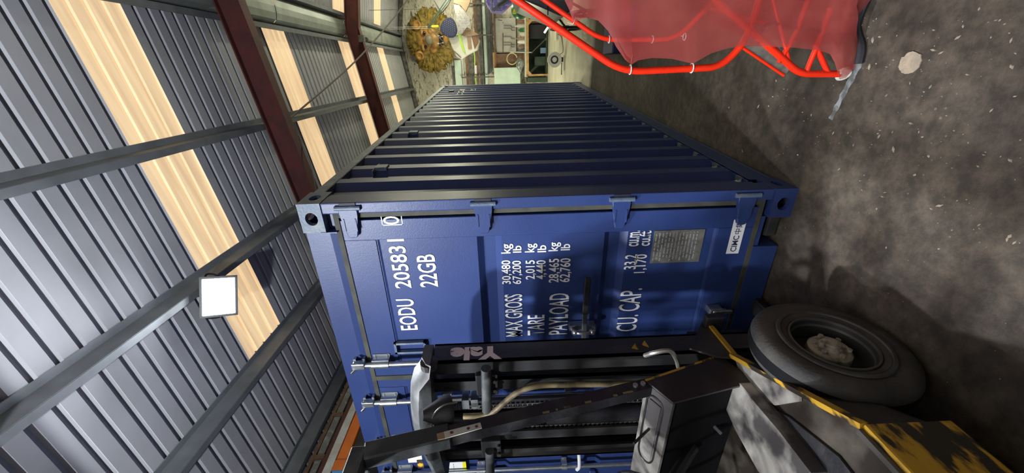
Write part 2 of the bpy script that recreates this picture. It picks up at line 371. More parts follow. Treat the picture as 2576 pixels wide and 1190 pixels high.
# wall plate under the roof on the back wall
bm = BM()
for a, b_ in ((XL, RX), (RX, XR)):
    P = [(a, 11.93, zsheet(a) - .14), (b_, 11.93, zsheet(b_) - .14), (b_, 11.999, zsheet(b_) - .14), (a, 11.999, zsheet(a) - .14),
         (a, 11.93, zsheet(a) - .035), (b_, 11.93, zsheet(b_) - .035), (b_, 11.999, zsheet(b_) - .035), (a, 11.999, zsheet(a) - .035)]
    hexa(bm, [B(*p) for p in P])
struct(obj('trim_1', bm, M['board']))
# roof: separate ribbed sheets and translucent rooflight sheets
ceil = bpy.data.objects.new('ceiling', None); COL.objects.link(ceil); struct(ceil)
PITCH = .15
def sheet_mesh(y0, n, xa, xb, th=.003, skip=0):
    prof = []
    for k in range(n):
        y = y0 + k * PITCH
        prof += [(y, 0), (y + .100, 0), (y + .112, .032), (y + .138, .032)]
    prof.append((y0 + n * PITCH, 0))
    pts = [B(xa, y, zsheet(xa) + h) for y, h in prof]
    v = B(xb, 0, zsheet(xb)) - B(xa, 0, zsheet(xa))
    return strip(BM(), pts, v, Vector((0, 0, th)))
y = 1.3 - 2.7 * 4
rows = []
while y < YB:
    rows += [(y, 4, True), (y + .6, 7, False), (y + 1.65, 7, False)]
    y += 2.7
for y0, n, light in rows:
    if y0 > YB - .05: continue
    n = min(n, math.ceil((YB + .15 - y0) / PITCH))
    if n <= 0 or y0 < YF - .9: continue
    if light:
        obj('rooflight', sheet_mesh(y0, n, RX - .10, -2.02), M['rooflight'], ceil)
        obj('roof_sheet', sheet_mesh(y0, n, -2.02, XL - .3), M['roof'], ceil)
        obj('rooflight', sheet_mesh(y0, n, RX + .10, 4.8), M['rooflight'], ceil)
        obj('roof_sheet', sheet_mesh(y0, n, 4.8, XR + .3), M['roof'], ceil)
    else:
        obj('roof_sheet', sheet_mesh(y0, n, RX - .10, XL - .3), M['roof'], ceil)
        obj('roof_sheet', sheet_mesh(y0, n, RX + .10, XR + .3), M['roof'], ceil)
# ridge capping outside and pale ridge lining inside, in lengths
for k in range(8):
    a = YF + k * 2.65; b_ = min(a + 2.63, YB)
    if a > YB: break
    obj('ridge_cap', strip(BM(), [B(RX - .22, a, zsheet(RX - .22) + .045), B(RX, a, zsheet(RX) + .06), B(RX + .22, a, zsheet(RX + .22) + .045)], BYA * (b_ - a), Vector((0, 0, .004))), M['ridge'], ceil)
    pr = [(RX - .16, .06), (RX - .12, .015), (RX - .04, -.005), (RX + .04, -.005), (RX + .12, .015), (RX + .16, .06)]
    obj('ridge_lining', strip(BM(), [B(x, a, roofz(RX) + h - .01) for x, h in pr], BYA * (b_ - a), Vector((0, 0, .003))), M['ridge'], ceil)
# purlins (Z sections) between rafters
RAF = [-9.0, -5.05, -1.02, 2.99, 6.95]
def zpurlin(x, a, b_):
    z = roofz(x); s = 1 if x < RX else -1
    pr = [(x - .055 * s, z + .022), (x - .055 * s, z), (x, z), (x, z + .148), (x + .055 * s, z + .148)]
    pts = [B(px_, a, pz) for px_, pz in pr]
    return strip(BM(), pts, BYA * (b_ - a), Vector((.004, 0, .004)))
for x in (1.20, 0.06, -1.04, -2.06, -3.24, -4.3, 1.60, 2.74, 3.84, 4.86, 6.04, 7.1):
    for a, b_ in zip(RAF, RAF[1:] + [12.0]):
        obj('purlin', zpurlin(x, a + .005, b_ - .005), M['purlin'], ceil)
def rafter(y):
    b_ = BM()
    for s in (-1, 1):
        xe = XL + .05 if s < 0 else XR - .05
        for (w_, z0, z1) in ((.14, -.27, -.255), (.012, -.255, -.02), (.14, -.02, -.004)):
            P = []
            for z in (z0, z1):
                for (xx, yy) in ((RX, -w_ / 2), (xe, -w_ / 2), (xe, w_ / 2), (RX, w_ / 2)):
                    P.append(B(xx, y + yy, roofz(xx) + z))
            hexa(b_, P)
    return b_
for y in RAF[1:]:
    r = obj('rafter', rafter(y), M['rafter'], ceil)
    for s, xe in ((-1, XL + .1), (1, XR - .1)):                    # column at each wall
        b_ = BM(); bbox(b_, (xe - .08, y - .07, 0), (xe + .08, y + .07, roofz(xe) - .02)); obj('column', b_, M['rafter'], r)
# bracket clamp and small lamp socket on the far rafter by the ridge
b_ = BM(); bbox(b_, (1.17, 6.80, 4.20), (1.23, 7.10, 4.24)); bbox(b_, (1.14, 6.78, 4.14), (1.26, 6.86, 4.24)); lathe(b_, [(0, .045), (.05, .05), (.07, .03)], B(1.2, 7.12, 4.20), BYA, 12)
tag(obj('beam_clamp', b_, M['board'], loc=B(1.2, 6.9, 4.2)), 'small rusty clamp on the far red rafter beside the ridge', 'clamp')

# ================================================================== FLOODLIGHTS
def floodlight(pos, d, label, hung=True):
    t = thing('floodlight', label, 'floodlight', pos)
    q = Vector(d).to_track_quat('-Z', 'Y').to_matrix().to_4x4(); Mx = Matrix.Translation(pos) @ q
    b_ = BM(); box(b_, (-.17, -.13, .0), (.17, .13, .05), Mx)
    for k in range(9): box(b_, (-.15 + k * .034, -.11, .05), (-.142 + k * .034, .11, .085), Mx)
    obj('housing', b_, M['lampblack'], t)
    b_ = BM(); box(b_, (-.15, -.11, -.006), (.15, .11, -.001), Mx); obj('lens', b_, M['lampglow'], t)
    b_ = BM(); pts = [Mx @ Vector(p) for p in ((-.175, 0, .03), (-.19, .04, .10), (-.19, .10, .17), (.19, .10, .17), (.19, .04, .10), (.175, 0, .03))]
    tube(b_, bend_path(pts, .05, 3), .009, 6); obj('bracket', b_, M['lampblack'], t)
    if not hung: return t
    top = Mx @ Vector((0, .10, .17)); xb, yb, zb = bc(top)
    b_ = BM(); tube(b_, [top, B(xb, yb, zsheet(xb) - .012)], .007, 6); obj('hanging_rod', b_, M['lampblack'], t)
    return t
floodlight(L_SEEN[0], L_SEEN[1], 'glaring white LED floodlight hanging under the roof beside the rooflight')
floodlight(L_BACK[0], L_BACK[1], 'LED floodlight hung behind the forklift, aimed at the container doors')
floodlight(L_SIDE[0], L_SIDE[1], 'LED floodlight hung above the forklift seat, aimed down')
t = floodlight(L_FILL[0], L_FILL[1], 'LED floodlight on a tripod stand behind the forklift, aimed up at the roof', False)
b_ = BM(); p = L_FILL[0] - Vector((0, 0, .12)); tube(b_, [p, (p.x, p.y, .5)], .018, 8)
for k in range(3): tube(b_, [(p.x, p.y, .75), (p.x + .45 * math.cos(k * 2.09), p.y + .45 * math.sin(k * 2.09), .012)], .012, 8)
obj('tripod', b_, M['lampblack'], t)  # stand of the added fill lamp
for i, (p, e) in enumerate(TUBES):
    t = thing('tube_light', ['fluorescent batten hung low behind the far end of the container', 'fluorescent batten hung over the middle of the hall', 'fluorescent batten hung in front of the workbench wall'][i], 'light', p)
    b_ = BM(); box(b_, (p.x - .04, p.y - .75, p.z), (p.x + .04, p.y + .75, p.z + .05)); obj('batten', b_, M['white'], t)
    b_ = BM(); tube(b_, [(p.x, p.y - .72, p.z - .02), (p.x, p.y + .72, p.z - .02)], .014, 8); obj('tube', b_, M['tubeglow'], t)
    xb, yb, zb = bc(p); b_ = BM()
    for s in (-.6, .6): 
        q0 = p + Vector((0, s, .05)); q1 = bc(q0); tube(b_, [q0, B(q1[0], q1[1], zsheet(q1[0]) - .01)], .004, 5); obj('wire', b_, M['darkbox'], t); b_ = BM()
    b_.free()

# ================================================================== SHIPPING CONTAINER
ct = thing('shipping_container', 'blue twenty-foot steel shipping container with corrugated side and white lettering', 'container', (0, 0, 0))
W, LN, H = 2.438, 6.058, 2.591
def ring_face(b_, o, ex, ey, w_, h_, cx, cy, rx, ry, depth):
    """rectangular face with an oval hole and a short inner wall"""
    o, ex, ey, dn = Vector(o), Vector(ex), Vector(ey), Vector(depth); N = 24
    outer, inner, deep = [], [], []
    for k in range(N):
        a = 2 * PI * k / N; c, s = math.cos(a), math.sin(a)
        t = min((w_ - cx if c > 0 else cx) / max(abs(c), 1e-6), (h_ - cy if s > 0 else cy) / max(abs(s), 1e-6))
        outer.append(b_.verts.new(o + ex * (cx + c * t) + ey * (cy + s * t)))
        q = o + ex * (cx + c * rx) + ey * (cy + s * ry)
        inner.append(b_.verts.new(q)); deep.append(b_.verts.new(q + dn))
    cor = [b_.verts.new(o + ex * u + ey * v) for u, v in ((w_, h_), (0, h_), (0, 0), (w_, 0))]
    for k in range(N):
        k2 = (k + 1) % N
        b_.faces.new((outer[k], outer[k2], inner[k2], inner[k])); b_.faces.new((inner[k], inner[k2], deep[k2], deep[k]))
    # corners
    for ci, (u, v) in enumerate(((w_, h_), (0, h_), (0, 0), (w_, 0))):
        best = None
        for k in range(N):
            k2 = (k + 1) % N; p, q = outer[k].co, outer[k2].co
            pu, pv = (p - o).dot(ex), (p - o).dot(ey); qu, qv = (q - o).dot(ex), (q - o).dot(ey)
            if (abs(pu - u) < 1e-5 and abs(qv - v) < 1e-5) or (abs(pv - v) < 1e-5 and abs(qu - u) < 1e-5):
                if not (abs(pu - u) < 1e-5 and abs(qu - u) < 1e-5) and not (abs(pv - v) < 1e-5 and abs(qv - v) < 1e-5): b_.faces.new((outer[k], cor[ci], outer[k2]))
def casting(sx, sy, top):
    b_ = BM(); x0 = 0 if sx > 0 else -W; y0 = 0 if sy < 0 else LN
    dx = -1 if sx > 0 else 1; dy = 1 if sy < 0 else -1; z0 = H - .118 if top else 0
    wx, wy, h_ = .162, .178, .118
    ox, oy = Vector((x0, y0, z0)), None
    ring_face(b_, (x0, y0, z0), (dx, 0, 0), (0, 0, 1), wx, h_, .085, .058, .036, .032, (0, dy * .028, 0))
    ring_face(b_, (x0, y0, z0), (0, dy, 0), (0, 0, 1), wy, h_, .09, .058, .040, .027, (dx * .018, 0, 0))
    zt = H if top else 0
    ring_face(b_, (x0, y0, zt), (dx, 0, 0), (0, dy, 0), wx, wy, .085, .09, .032, .062, (0, 0, -.02 if top else .02))
    # inner closed faces
    xi, yi = x0 + dx * wx, y0 + dy * wy; zo = z0 if top else z0 + h_
    for P in (((xi, y0, z0), (xi, yi, z0), (xi, yi, z0 + h_), (xi, y0, z0 + h_)), ((x0, yi, z0), (xi, yi, z0), (xi, yi, z0 + h_), (x0, yi, z0 + h_)), ((x0, y0, zo), (xi, y0, zo), (xi, yi, zo), (x0, yi, zo))):
        b_.faces.new([b_.verts.new(p) for p in P])
    return b_
for sx in (1, -1):
    for sy in (-1, 1):
        for top in (True, False):
            o = obj('corner_casting', casting(sx, sy, top), M['blue2'] if top else M['blue'], ct)
            if sx > 0 and sy < 0 and top: o['label'] = 'scuffed pale corner casting with bare edges'
# posts
for sx in (0, -1):
    for sy in (0, 1):
        b_ = BM(); xa, xb = (-.062, -.0015) if sx == 0 else (-W + .0015, -W + .062)
        ya, yb = (.004, .115) if sy == 0 else (LN - .115, LN - .004)
        box(b_, (xa, ya, .118), (xb, yb, H - .118)); obj('corner_post', bevel(b_, .006, 2), M['blue'], ct)
# rails
for x0 in (-.062, -W + .002):
    b_ = BM(); box(b_, (x0, .178, H - .075), (x0 + .060, LN - .178, H - .012)); obj('top_rail', bevel(b_, .004, 1), M['blue2'], ct)
    b_ = BM(); s = 1 if x0 > -1 else -1; xo = x0 + (.052 if s > 0 else 0)
    box(b_, (x0 + (.0 if s > 0 else .0), .178, .03), (x0 + .060, LN - .178, .036)); box(b_, (xo, .178, .03), (xo + .006, LN - .178, .165)); box(b_, (x0, .178, .159), (x0 + .060, LN - .178, .165))
    obj('bottom_rail', b_, M['blue'], ct)
# corrugated sides
PIT = .2773
def side_profile(y0, n):
    out = [(.112, 0)]
    y = .150
    for k in range(n):
        out += [(y, 0), (y + .066, 1), (y + .066 + .070, 1), (y + .202, 0)]
        y += PIT
    out.append((LN - .112, 0)); return out
SP = side_profile(0, 21)
XO, XI = -.0075, -.0435
def side_x(y):
    for (a, da), (b_, db) in zip(SP, SP[1:]):
        if a <= y <= b_: 
            t = (y - a) / max(b_ - a, 1e-6); return XO + (XI - XO) * (da + (db - da) * t)
    return XO
obj('side_panel', strip(BM(), [(XO + (XI - XO) * d, y, .163) for y, d in SP], (0, 0, H - .075 - .163), (-.003, 0, 0)), M['blue'], ct)
obj('side_panel', strip(BM(), [(-W - XO - (XI - XO) * d, y, .163) for y, d in SP], (0, 0, H - .075 - .163), (.003, 0, 0)), M['blue'], ct)
# end panel and roof panel, floor, cross members
ep = [(-.06, 0)]; x = -.12
while x > -W + .30: ep += [(x, 0), (x - .07, 1), (x - .14, 1), (x - .21, 0)]; x -= .28
ep.append((-W + .06, 0))
obj('end_panel', strip(BM(), [(x, LN - .012 - .04 * d, .12) for x, d in ep], (0, 0, H - .2), (0, -.003, 0)), M['blue'], ct)
rp = [(.15, 0)]; y = .25
while y < LN - .35: rp += [(y, 0), (y + .03, 1), (y + .12, 1), (y + .15, 0)]; y += .21
rp.append((LN - .1, 0))
obj('roof_panel', strip(BM(), [(-.062, y, H - .030 + .018 * d) for y, d in rp], (-W + .124, 0, 0), (0, 0, -.003)), M['blue'], ct)
b_ = BM(); box(b_, (-W + .062, .12, .135), (-.062, LN - .07, .158)); obj('floor_board', b_, M['brown'], ct)
b_ = BM(); box(b_, (-W + .16, LN - .07, .002), (-.16, LN - .01, .12)); obj('end_rail', b_, M['blue'], ct); b_ = BM(); box(b_, (-W + .16, LN - .08, H - .11), (-.16, LN - .01, H - .03)); obj('end_rail', b_, M['blue'], ct)
for k in range(9):
    b_ = BM(); y = .5 + k * .63; box(b_, (-W + .06, y, .03), (-.065, y + .045, .134)); obj('cross_member', b_, M['blue'], ct)
# header and sill
b_ = BM(); prism(b_, [(-.162, .012, H - .008), (-.162, .15, H - .030), (-.162, .15, 2.425), (-.162, .020, 2.425), (-.162, .012, 2.46)], (-W + .324, 0, 0)); obj('header', b_, M['blue'], ct)
b_ = BM(); box(b_, (-.158, .05, 2.425), (-.062, .14, 2.47)); box(b_, (-.166, -.004, 2.415), (-.160, .06, 2.500)); obj('header_gusset', b_, M['blue'], ct)
b_ = BM(); box(b_, (-W + .34, .008, .012), (-.34, .13, .15)); box(b_, (-.34, .020, .120), (-.162, .13, .15)); box(b_, (-W + .162, .020, .12), (-W + .34, .13, .15)); obj('sill', b_, M['blue'], ct)
b_ = BM(); box(b_, (-.30, .05, .01), (-.17, .12, .075)); obj('twistlock_pad', bevel(b_, .01), M['mastgrey'], ct)
# doors
DZ = [(.17, 0), (.37, 0), (.385, .006), (.86, .006), (.895, .042), (.955, .042), (.99, .006), (1.555, .006), (1.59, .042), (1.655, .042), (1.69, .006), (2.215, .006), (2.225, 0), (2.405, 0)]
YD = .024
TXT = YD + .0035
def door(xa, xb):
    b_ = BM(); strip(b_, [(xa, YD + d, z) for z, d in DZ], (xb - xa, 0, 0), (0, .035, 0)); o = obj('door', b_, M['blue'], ct); return o
dr = door(-.105, -1.203); dl = door(-1.235, -2.333)
def stile(xa, xb, d): 
    b_ = BM(); box(b_, (xa, YD - .006, .17), (xb, YD + .01, 2.405)); obj('stile', bevel(b_, .003, 1), M['blue'], d)
stile(-.225, -.105, dr); stile(-1.203, -1.135, dr); stile(-1.305, -1.235, dl); stile(-2.333, -2.215, dl)
for d, xa, xb in ((dr, -.225, -1.135), (dl, -1.305, -2.215)):
    b_ = BM(); box(b_, (xb, YD - .006, 2.232), (xa, YD + .004, 2.405)); obj('door_rail', b_, M['blue'], d); b_ = BM(); box(b_, (xb, YD - .006, .17), (xa, YD + .004, .365)); obj('door_rail', b_, M['blue'], d)
    b_ = BM(); xo = -.070 if d is dr else -2.368; xi = -1.219
    x_lo, x_hi = min(xo, xi), max(xo, xi)
    for a, c in (((x_lo, YD - .012, 2.398), (x_hi, YD + .02, 2.425)), ((x_lo, YD - .012, .150), (x_hi, YD + .02, .175))): box(b_, a, c)
    for xx in ((xo, xi) if d is dr else (xo,)): box(b_, (xx - .018, YD - .011, .150), (xx + .018, YD + .02, 2.425))
    obj('gasket', b_, M['gasket'], d)
# hinges
for z in (2.335, 1.645, .925, .262):
    for side, d in ((1, dr), (-1, dl)):
        def X(v): return v if side > 0 else -W - v
        b_ = BM(); yy = -.010
        poly = [(X(-.030), yy, z + .050), (X(-.030), yy, z - .050), (X(-.075), yy, z - .044), (X(-.185), yy, z - .026), (X(-.195), yy, z - .018), (X(-.195), yy, z + .018), (X(-.185), yy, z + .026), (X(-.075), yy, z + .044)]
        prism(b_, poly, (0, .024, 0)); bevel(b_, .004, 1)
        for s in (-1, 1):
            box(b_, (min(X(-.155), X(-.085)), yy - .004, z + s * .030 - .003), (max(X(-.155), X(-.085)), yy + .001, z + s * .030 + .003))
        obj('hinge', b_, M['blue'], d)
        b_ = BM(); tube(b_, [(X(-.028), yy + .006, z - .065), (X(-.028), yy + .006, z + .065)], .013, 10); obj('hinge_pin', b_, M['blue2'], d)
# lug recesses on the post (dark slots by each hinge)
for z in (2.335, 1.645, .925):
    b_ = BM(); box(b_, (-.020, -.002, z - .042), (-.002, .004, z + .042)); obj('hinge_lug', b_, M['bluein'], ct)
# locking bars
def lockbar(x, d, full=True):
    yb = -.028
    b_ = BM(); tube(b_, [(x, yb, .14), (x, yb, 2.46)], .0165, 14); o = obj('locking_bar', b_, M['steel'], d, smooth=True)
    for z0, z1 in ((2.28, 2.385), (1.74, 1.80), (.40, .48), (1.13, 1.17)):
        b_ = BM(); tube(b_, [(x, yb, z0), (x, yb, z1)], .0235, 14)
        box(b_, (x + .022, YD - .012, z0 - .0), (x + .047, YD - .007, z1 + .0)); box(b_, (x - .047, YD - .012, z0), (x - .022, YD - .007, z1)); box(b_, (x - .03, yb, z0), (x + .03, YD - .007, z1))
        for s in (-1, 1):
            for zz in (z0 + .015, z1 - .015): sphere(b_, (x + s * .036, YD - .014, zz), .006, sub=1)
        obj('bar_guide', b_, M['steel'], d, smooth=True)
    for z0, z1 in ((2.425, 2.505), (.10, .17)):
        b_ = BM(); box(b_, (x - .018, yb - .022, z0), (x + .026, yb + .018, z1)); bevel(b_, .006); tube(b_, [(x + .02, yb - .01, z0 + .03), (x + .045, yb - .02, z0 + .06)], .008, 8); tube(b_, [(x - .02, yb - .015, z1 - .02), (x - .03, yb - .04, z1)], .008, 8)
        box(b_, (x - .035, yb + .014, z0 + .005), (x + .035, .014, z0 + .02)); box(b_, (x - .035, yb + .014, z1 - .02), (x + .035, .014, z1 - .005))
        obj('bar_cam', b_, M['steel'], d)
    return o
lockbar(-1.062, dr); lockbar(-1.392, dl); lockbar(-1.808, dl); lockbar(-2.14, dl)
def handle(x0, x1, z, d, sleeve):
    b_ = BM(); beam(b_, (x0, -.062, z - .006), (x1, -.050, z + .004), .012, .030); bevel(b_, .004, 1); obj('handle', b_, M['steel'], d)
    b_ = BM(); beam(b_, sleeve[0], sleeve[1], .016, .036); obj('handle_sleeve', bevel(b_, .005, 1), M['black'], d)
    xm = x1 + (.12 if x0 < x1 else -.12) * -1
handle(-1.062, -.70, 1.083, dr, ((-.72, -.052, 1.085), (-.47, -.046, 1.082)))
b_ = BM(); tube(b_, smooth_path([(-.845, -.02, 1.155), (-.845, -.06, 1.13), (-.845, -.07, 1.085), (-.845, -.06, 1.045), (-.845, -.02, 1.02)], 4), .010, 8); sphere(b_, (-.845, -.055, 1.14), .02, sub=2); sphere(b_, (-.845, -.055, 1.035), .02, sub=2); box(b_, (-.865, -.02, 1.01), (-.825, YD, 1.165)); obj('handle_catch', b_, M['steel'], dr, smooth=True)
handle(-1.392, -1.62, 1.083, dl, ((-1.60, -.05, 1.085), (-1.70, -.047, 1.085)))
b_ = BM(); tube(b_, smooth_path([(-1.93, -.03, 1.06), (-1.97, -.06, 1.055), (-2.08, -.075, 1.05), (-2.13, -.06, 1.06)], 4), [.012] * 12 + [.014], 8); obj('handle', b_, M['white'], dl, smooth=True)
# a loose bar bracket low on the right door
b_ = BM(); box(b_, (-.775, -.030, .255), (-.735, YD, .335)); box(b_, (-.772, -.035, .23), (-.742, -.012, .33)); tube(b_, [(-.755, -.03, .315), (-.755, -.03, .20)], .013, 8); bevel(b_, .003, 1); obj('door_keeper', b_, M['steel'], dr)
# document frame
b_ = BM(); x0, x1, z0, z1 = -1.010, -.925, 2.045, 2.240
for a, c in (((x0, -.0, z0), (x1, YD, z0 + .014)), ((x0, -.0, z1 - .014), (x1, YD, z1)), ((x1 - .014, 0, z0), (x1, YD, z1)), ((x0, 0, z0), (x0 + .014, YD, z1))): box(b_, a, c)
for zz in (z0 + .007, z1 - .007): sphere(b_, (x1 - .007, -.002, zz), .006, sub=1)
obj('document_frame', b_, M['blue2'], dr)
# lettering
EX, EZ = (1, 0, 0), (0, 0, 1)
def dtext(body, xa, ya, xb, yb, d, wgt=.012, m='white', yp=None):
    """pixel box on the photograph: (xa, ya) lower-left of the writing, (xb, yb) upper-right"""
    p, q = PY(xa, ya, TXT), PY(xb, yb, TXT)
    b_ = fit_text(body, (p.x, (TXT if yp is None else yp) - .0012, p.z), EX, EZ, q.x - p.x, q.z - p.z, wgt)
    return obj('lettering', b_, M[m], d)
def dtx(body, p, q, wgt=.012, yp=None): dtext(body, p[0], p[1], q[0], q[1], dr, wgt, 'white', yp)
dtx('EODU', (1052, 829), (995, 753)); dtx('205831', (1036, 724), (973, 602)); dtx('22GB', (1103, 721), (1046, 641))
dtx('0', (1007, 562), (963, 543), .0, YD - .006)
p, q = PY(1014, 566, YD - .007), PY(956, 538, YD - .007); yy = YD - .0075
b_ = BM()
for a, c in (((p.x, yy, p.z), (q.x, yy + .001, p.z + .005)), ((p.x, yy, q.z - .005), (q.x, yy + .001, q.z)), ((p.x, yy, p.z), (p.x + .005, yy + .001, q.z)), ((q.x - .005, yy, p.z), (q.x, yy + .001, q.z))): box(b_, a, c)
obj('lettering', b_, M['white'], dr)
for t_, p, q in (('MAX GROSS', (1315, 845), (1269, 741)), ('30,480', (1289, 714), (1261, 655)), ('67,200', (1315, 714), (1288, 656)), ('kg', (1292, 637), (1260, 614)), ('lb', (1312, 635), (1290, 618)),
    ('TARE', (1369, 842), (1327, 793)), ('2,015', (1349, 702), (1322, 655)), ('4,440', (1376, 702), (1349, 655)), ('kg', (1352, 634), (1320, 613)), ('lb', (1374, 634), (1352, 617)),
    ('PAYLOAD', (1427, 840), (1382, 739)), ('28,465', (1409, 710), (1381, 651)), ('62,760', (1437, 709), (1409, 650)), ('kg', (1411, 631), (1380, 610)), ('lb', (1434, 629), (1411, 614)),
    ('CU. CAP.', (1600, 832), (1562, 727)), ('33.2', (1599, 677), (1573, 641)), ('1,170', (1626, 686), (1600, 640)), ('cu.m.', (1606, 619), (1586, 580)), ('cu.ft.', (1634, 618), (1609, 578))):
    dtx(t_, p, q, .006 if len(t_) > 6 or t_ == 'TARE' else .014)
# alloy data plate with rows of small print, maker's sticker
b_ = BM(); box(b_, (-.435, TXT - .003, .435), (-.230, TXT + .002, .715)); obj('data_plate', b_, M['plate'], dr)
b_ = BM()
for k in range(13):
    z = .70 - k * .019; a = -.425 + random.random() * .03
    while a < -.245: 
        c = a + .012 + random.random() * .03; box(b_, (a, TXT - .0042, z), (min(c, -.242), TXT - .0034, z + .006)); a = c + .008
obj('plate_print', b_, M['greyink'], dr)
b_ = BM(); box(b_, (-.385, YD - .0085, .222), (-.175, YD - .0065, .292)); obj('maker_sticker', b_, M['white'], dr)
b_ = fit_text('CIMC', (-.372, YD - .0092, .240), EX, EZ, .100, .034, .02); merge(b_, fit_text('中集', (-.262, YD - .0092, .238), EX, EZ, .076, .038, .01)); obj('lettering', b_, M['ink'], dr)
# shipper label on the left door
b_ = BM(); box(b_, (-2.20, -.008, 1.905), (-2.062, -.004, 2.115)); obj('paper_label', b_, M['white'], dl)
b_ = BM(); box(b_, (-2.20, -.0085, 1.880), (-2.062, -.004, 1.905)); obj('paper_label_stripe', b_, M['yellow_lbl'], dl)
b_ = BM()
for k, zz in enumerate((2.085, 2.03, 1.97)):
    for j in range(5): box(b_, (-2.195 + j * .025, -.0092, zz), (-2.178 + j * .025, -.0082, zz + .012 - .003 * k))
obj('label_print', b_, M['greyink'], dl)
# number on the corrugated side, following the steel
def side_text(body, y0, z0, wid, hei):
    b_ = fit_text(body, (0, y0, z0), (0, 1, 0), EZ, wid, hei, .012)
    for yb, _ in SP:
        if y0 < yb < y0 + wid: bmesh.ops.bisect_plane(b_, geom=list(b_.verts) + list(b_.edges) + list(b_.faces), plane_co=(0, yb, 0), plane_no=(0, 1, 0))
    for v in b_.verts: v.co.x = side_x(v.co.y) + .0012
    return obj('lettering', b_, M['white'], ct)
side_text('EODU', 4.52, 2.11, .40, .10); side_text('205831', 5.02, 2.11, .55, .10); side_text('22GB', 5.18, 1.93, .38, .10)
for y, dz in ((.52, 0), (1.63, 0), (4.95, 0)):                      # side ventilators
    b_ = BM(); box(b_, (XI, y + .09, 2.285), (.004, y + .17, 2.365)); box(b_, (XI, y + .04, 2.36), (-.002, y + .22, 2.368)); obj('ventilator', bevel(b_, .003, 1), M['blue2'], ct)
b_ = BM(); 
for k in range(21):
    y = .150 + k * PIT; box(b_, (XI - .002, y + .07, .163), (-.012, y + .132, .176))
o = obj('weld_bead', b_, M['steel'], ct); o['kind'] = 'stuff'

# ================================================================== FORKLIFT
FC = Vector((-.88, -1.1, 0))
fk = thing('forklift', 'worn black and yellow counterbalance forklift parked nose-on to the container doors', 'forklift', FC)
CX = -.97
# --- mast
mast = None
def chan(xw, xi, ya, yb, z0, z1, t=.012):
    """C channel: web at xw, flanges reaching to xi"""
    b_ = BM(); s = 1 if xi > xw else -1
    box(b_, (min(xw, xw + s * t), ya, z0), (max(xw, xw + s * t), yb, z1))
    box(b_, (min(xw, xi), ya, z0), (max(xw, xi), ya + t, z1)); box(b_, (min(xw, xi), yb - t, z0), (max(xw, xi), yb, z1)); return b_
mast = obj('mast', chan(-.615, -.690, -.50, -.375, .06, 1.90), M['mastgrey'], fk)
obj('mast_rail', chan(2 * CX + .615, 2 * CX + .690, -.50, -.375, .06, 1.90), M['mastgrey'], mast)
obj('mast_rail', chan(-.742, -.815, -.49, -.39, .10, 1.91), M['mastgrey'], mast)
obj('mast_rail', chan(2 * CX + .742, 2 * CX + .815, -.49, -.39, .10, 1.91), M['mastgrey'], mast)
b_ = BM()
secs = []
for i in range(13):
    t = i / 12; x = -.560 - t * .84; arch = math.sin(PI * min(t * 1.05, 1)) * .05
    zt = 1.975 + arch - (.04 if t < .09 else 0); zb_ = 1.890 + arch * .4; yr = -.58 - .02 * math.sin(PI * t)
    pts = [(x, yr + .015, zb_), (x, -.44, zb_), (x, -.44, zt), (x, yr + .06, zt), (x, yr + .015, zt - .025), (x, yr, zt - .05)]
    secs.append([b_.verts.new(p) for p in pts])
for a, c in zip(secs, secs[1:]):
    for k in range(6): b_.faces.new((a[k], a[(k + 1) % 6], c[(k + 1) % 6], c[k]))
b_.faces.new(secs[0]); b_.faces.new(secs[-1][::-1])
obj('top_crossmember', b_, M['toprail'], mast, smooth=True)
b_ = BM(); lathe(b_, [(0, .04), (.03, .04), (.035, .02)], (-.60, -.54, 1.90), (1, 0, 0), 16); obj('chain_anchor', b_, M['mastgrey'], mast)
b_ = BM(); tube(b_, [(-.62, -.545, 1.645), (-.915, -.545, 1.655)], .024, 14); sphere(b_, (-.915, -.545, 1.655), .028); obj('crossbar', b_, M['toprail'], mast, smooth=True)
b_ = BM(); tube(b_, [(-1.20, -.54, 1.655), (-1.37, -.54, 1.66)], .024, 14); obj('crossbar', b_, M['toprail'], mast, smooth=True)
for x in (-.745, -1.21):
    b_ = BM(); box(b_, (x - .07, -.525, 1.595), (x + .06, -.47, 1.70)); bevel(b_, .006); 
    for s in (-.03, .03): tube(b_, [(x + s, -.54, 1.61), (x + s, -.52, 1.61)], .010, 8)
    obj('mast_bracket', b_, M['mastgrey'], mast)
b_ = BM(); tube(b_, [(-1.08, -.43, .12), (-1.08, -.43, 1.35)], .050, 16); tube(b_, [(-1.08, -.43, 1.35), (-1.08, -.43, 1.84)], .030, 16); obj('lift_cylinder', b_, M['black'], mast, smooth=True)
b_ = BM(); box(b_, (-1.235, -.405, .30), (-.985, -.385, 1.86)); obj('centre_plate', b_, M['black'], mast)  # added black sheet painting in the shadows between the mast rails
for x in (-.955, -1.125):
    b_ = BM(); z = .20
    while z < 1.82:
        for s in (-.011, .011): box(b_, (x + s - .003, -.472, z), (x + s + .003, -.458, z + .020))
        tube(b_, [(x - .014, -.465, z + .010), (x + .014, -.465, z + .010)], .0048, 6)
        z += .0155 * 1.6
    o = obj('leaf_chain', b_, M['rimring'], mast); o['kind'] = 'stuff'
b_ = BM(); tube(b_, bend_path([(-.91, -.56, 1.77), (-.91, -.56, 1.64), (-.775, -.54, 1.50), (-.755, -.53, 1.40), (-.775, -.53, .86)], .05, 4), .014, 10); obj('hydraulic_pipe', b_, M['brass'], mast, smooth=True)
b_ = BM(); tube(b_, smooth_path([(-.62, -.505, .90), (-.57, -.54, .87), (-.555, -.55, .81), (-.61, -.55, .77), (-.68, -.55, .74), (-.72, -.53, .66)], 5), .011, 8); obj('grease_hose', b_, M['plate'], mast, smooth=True)
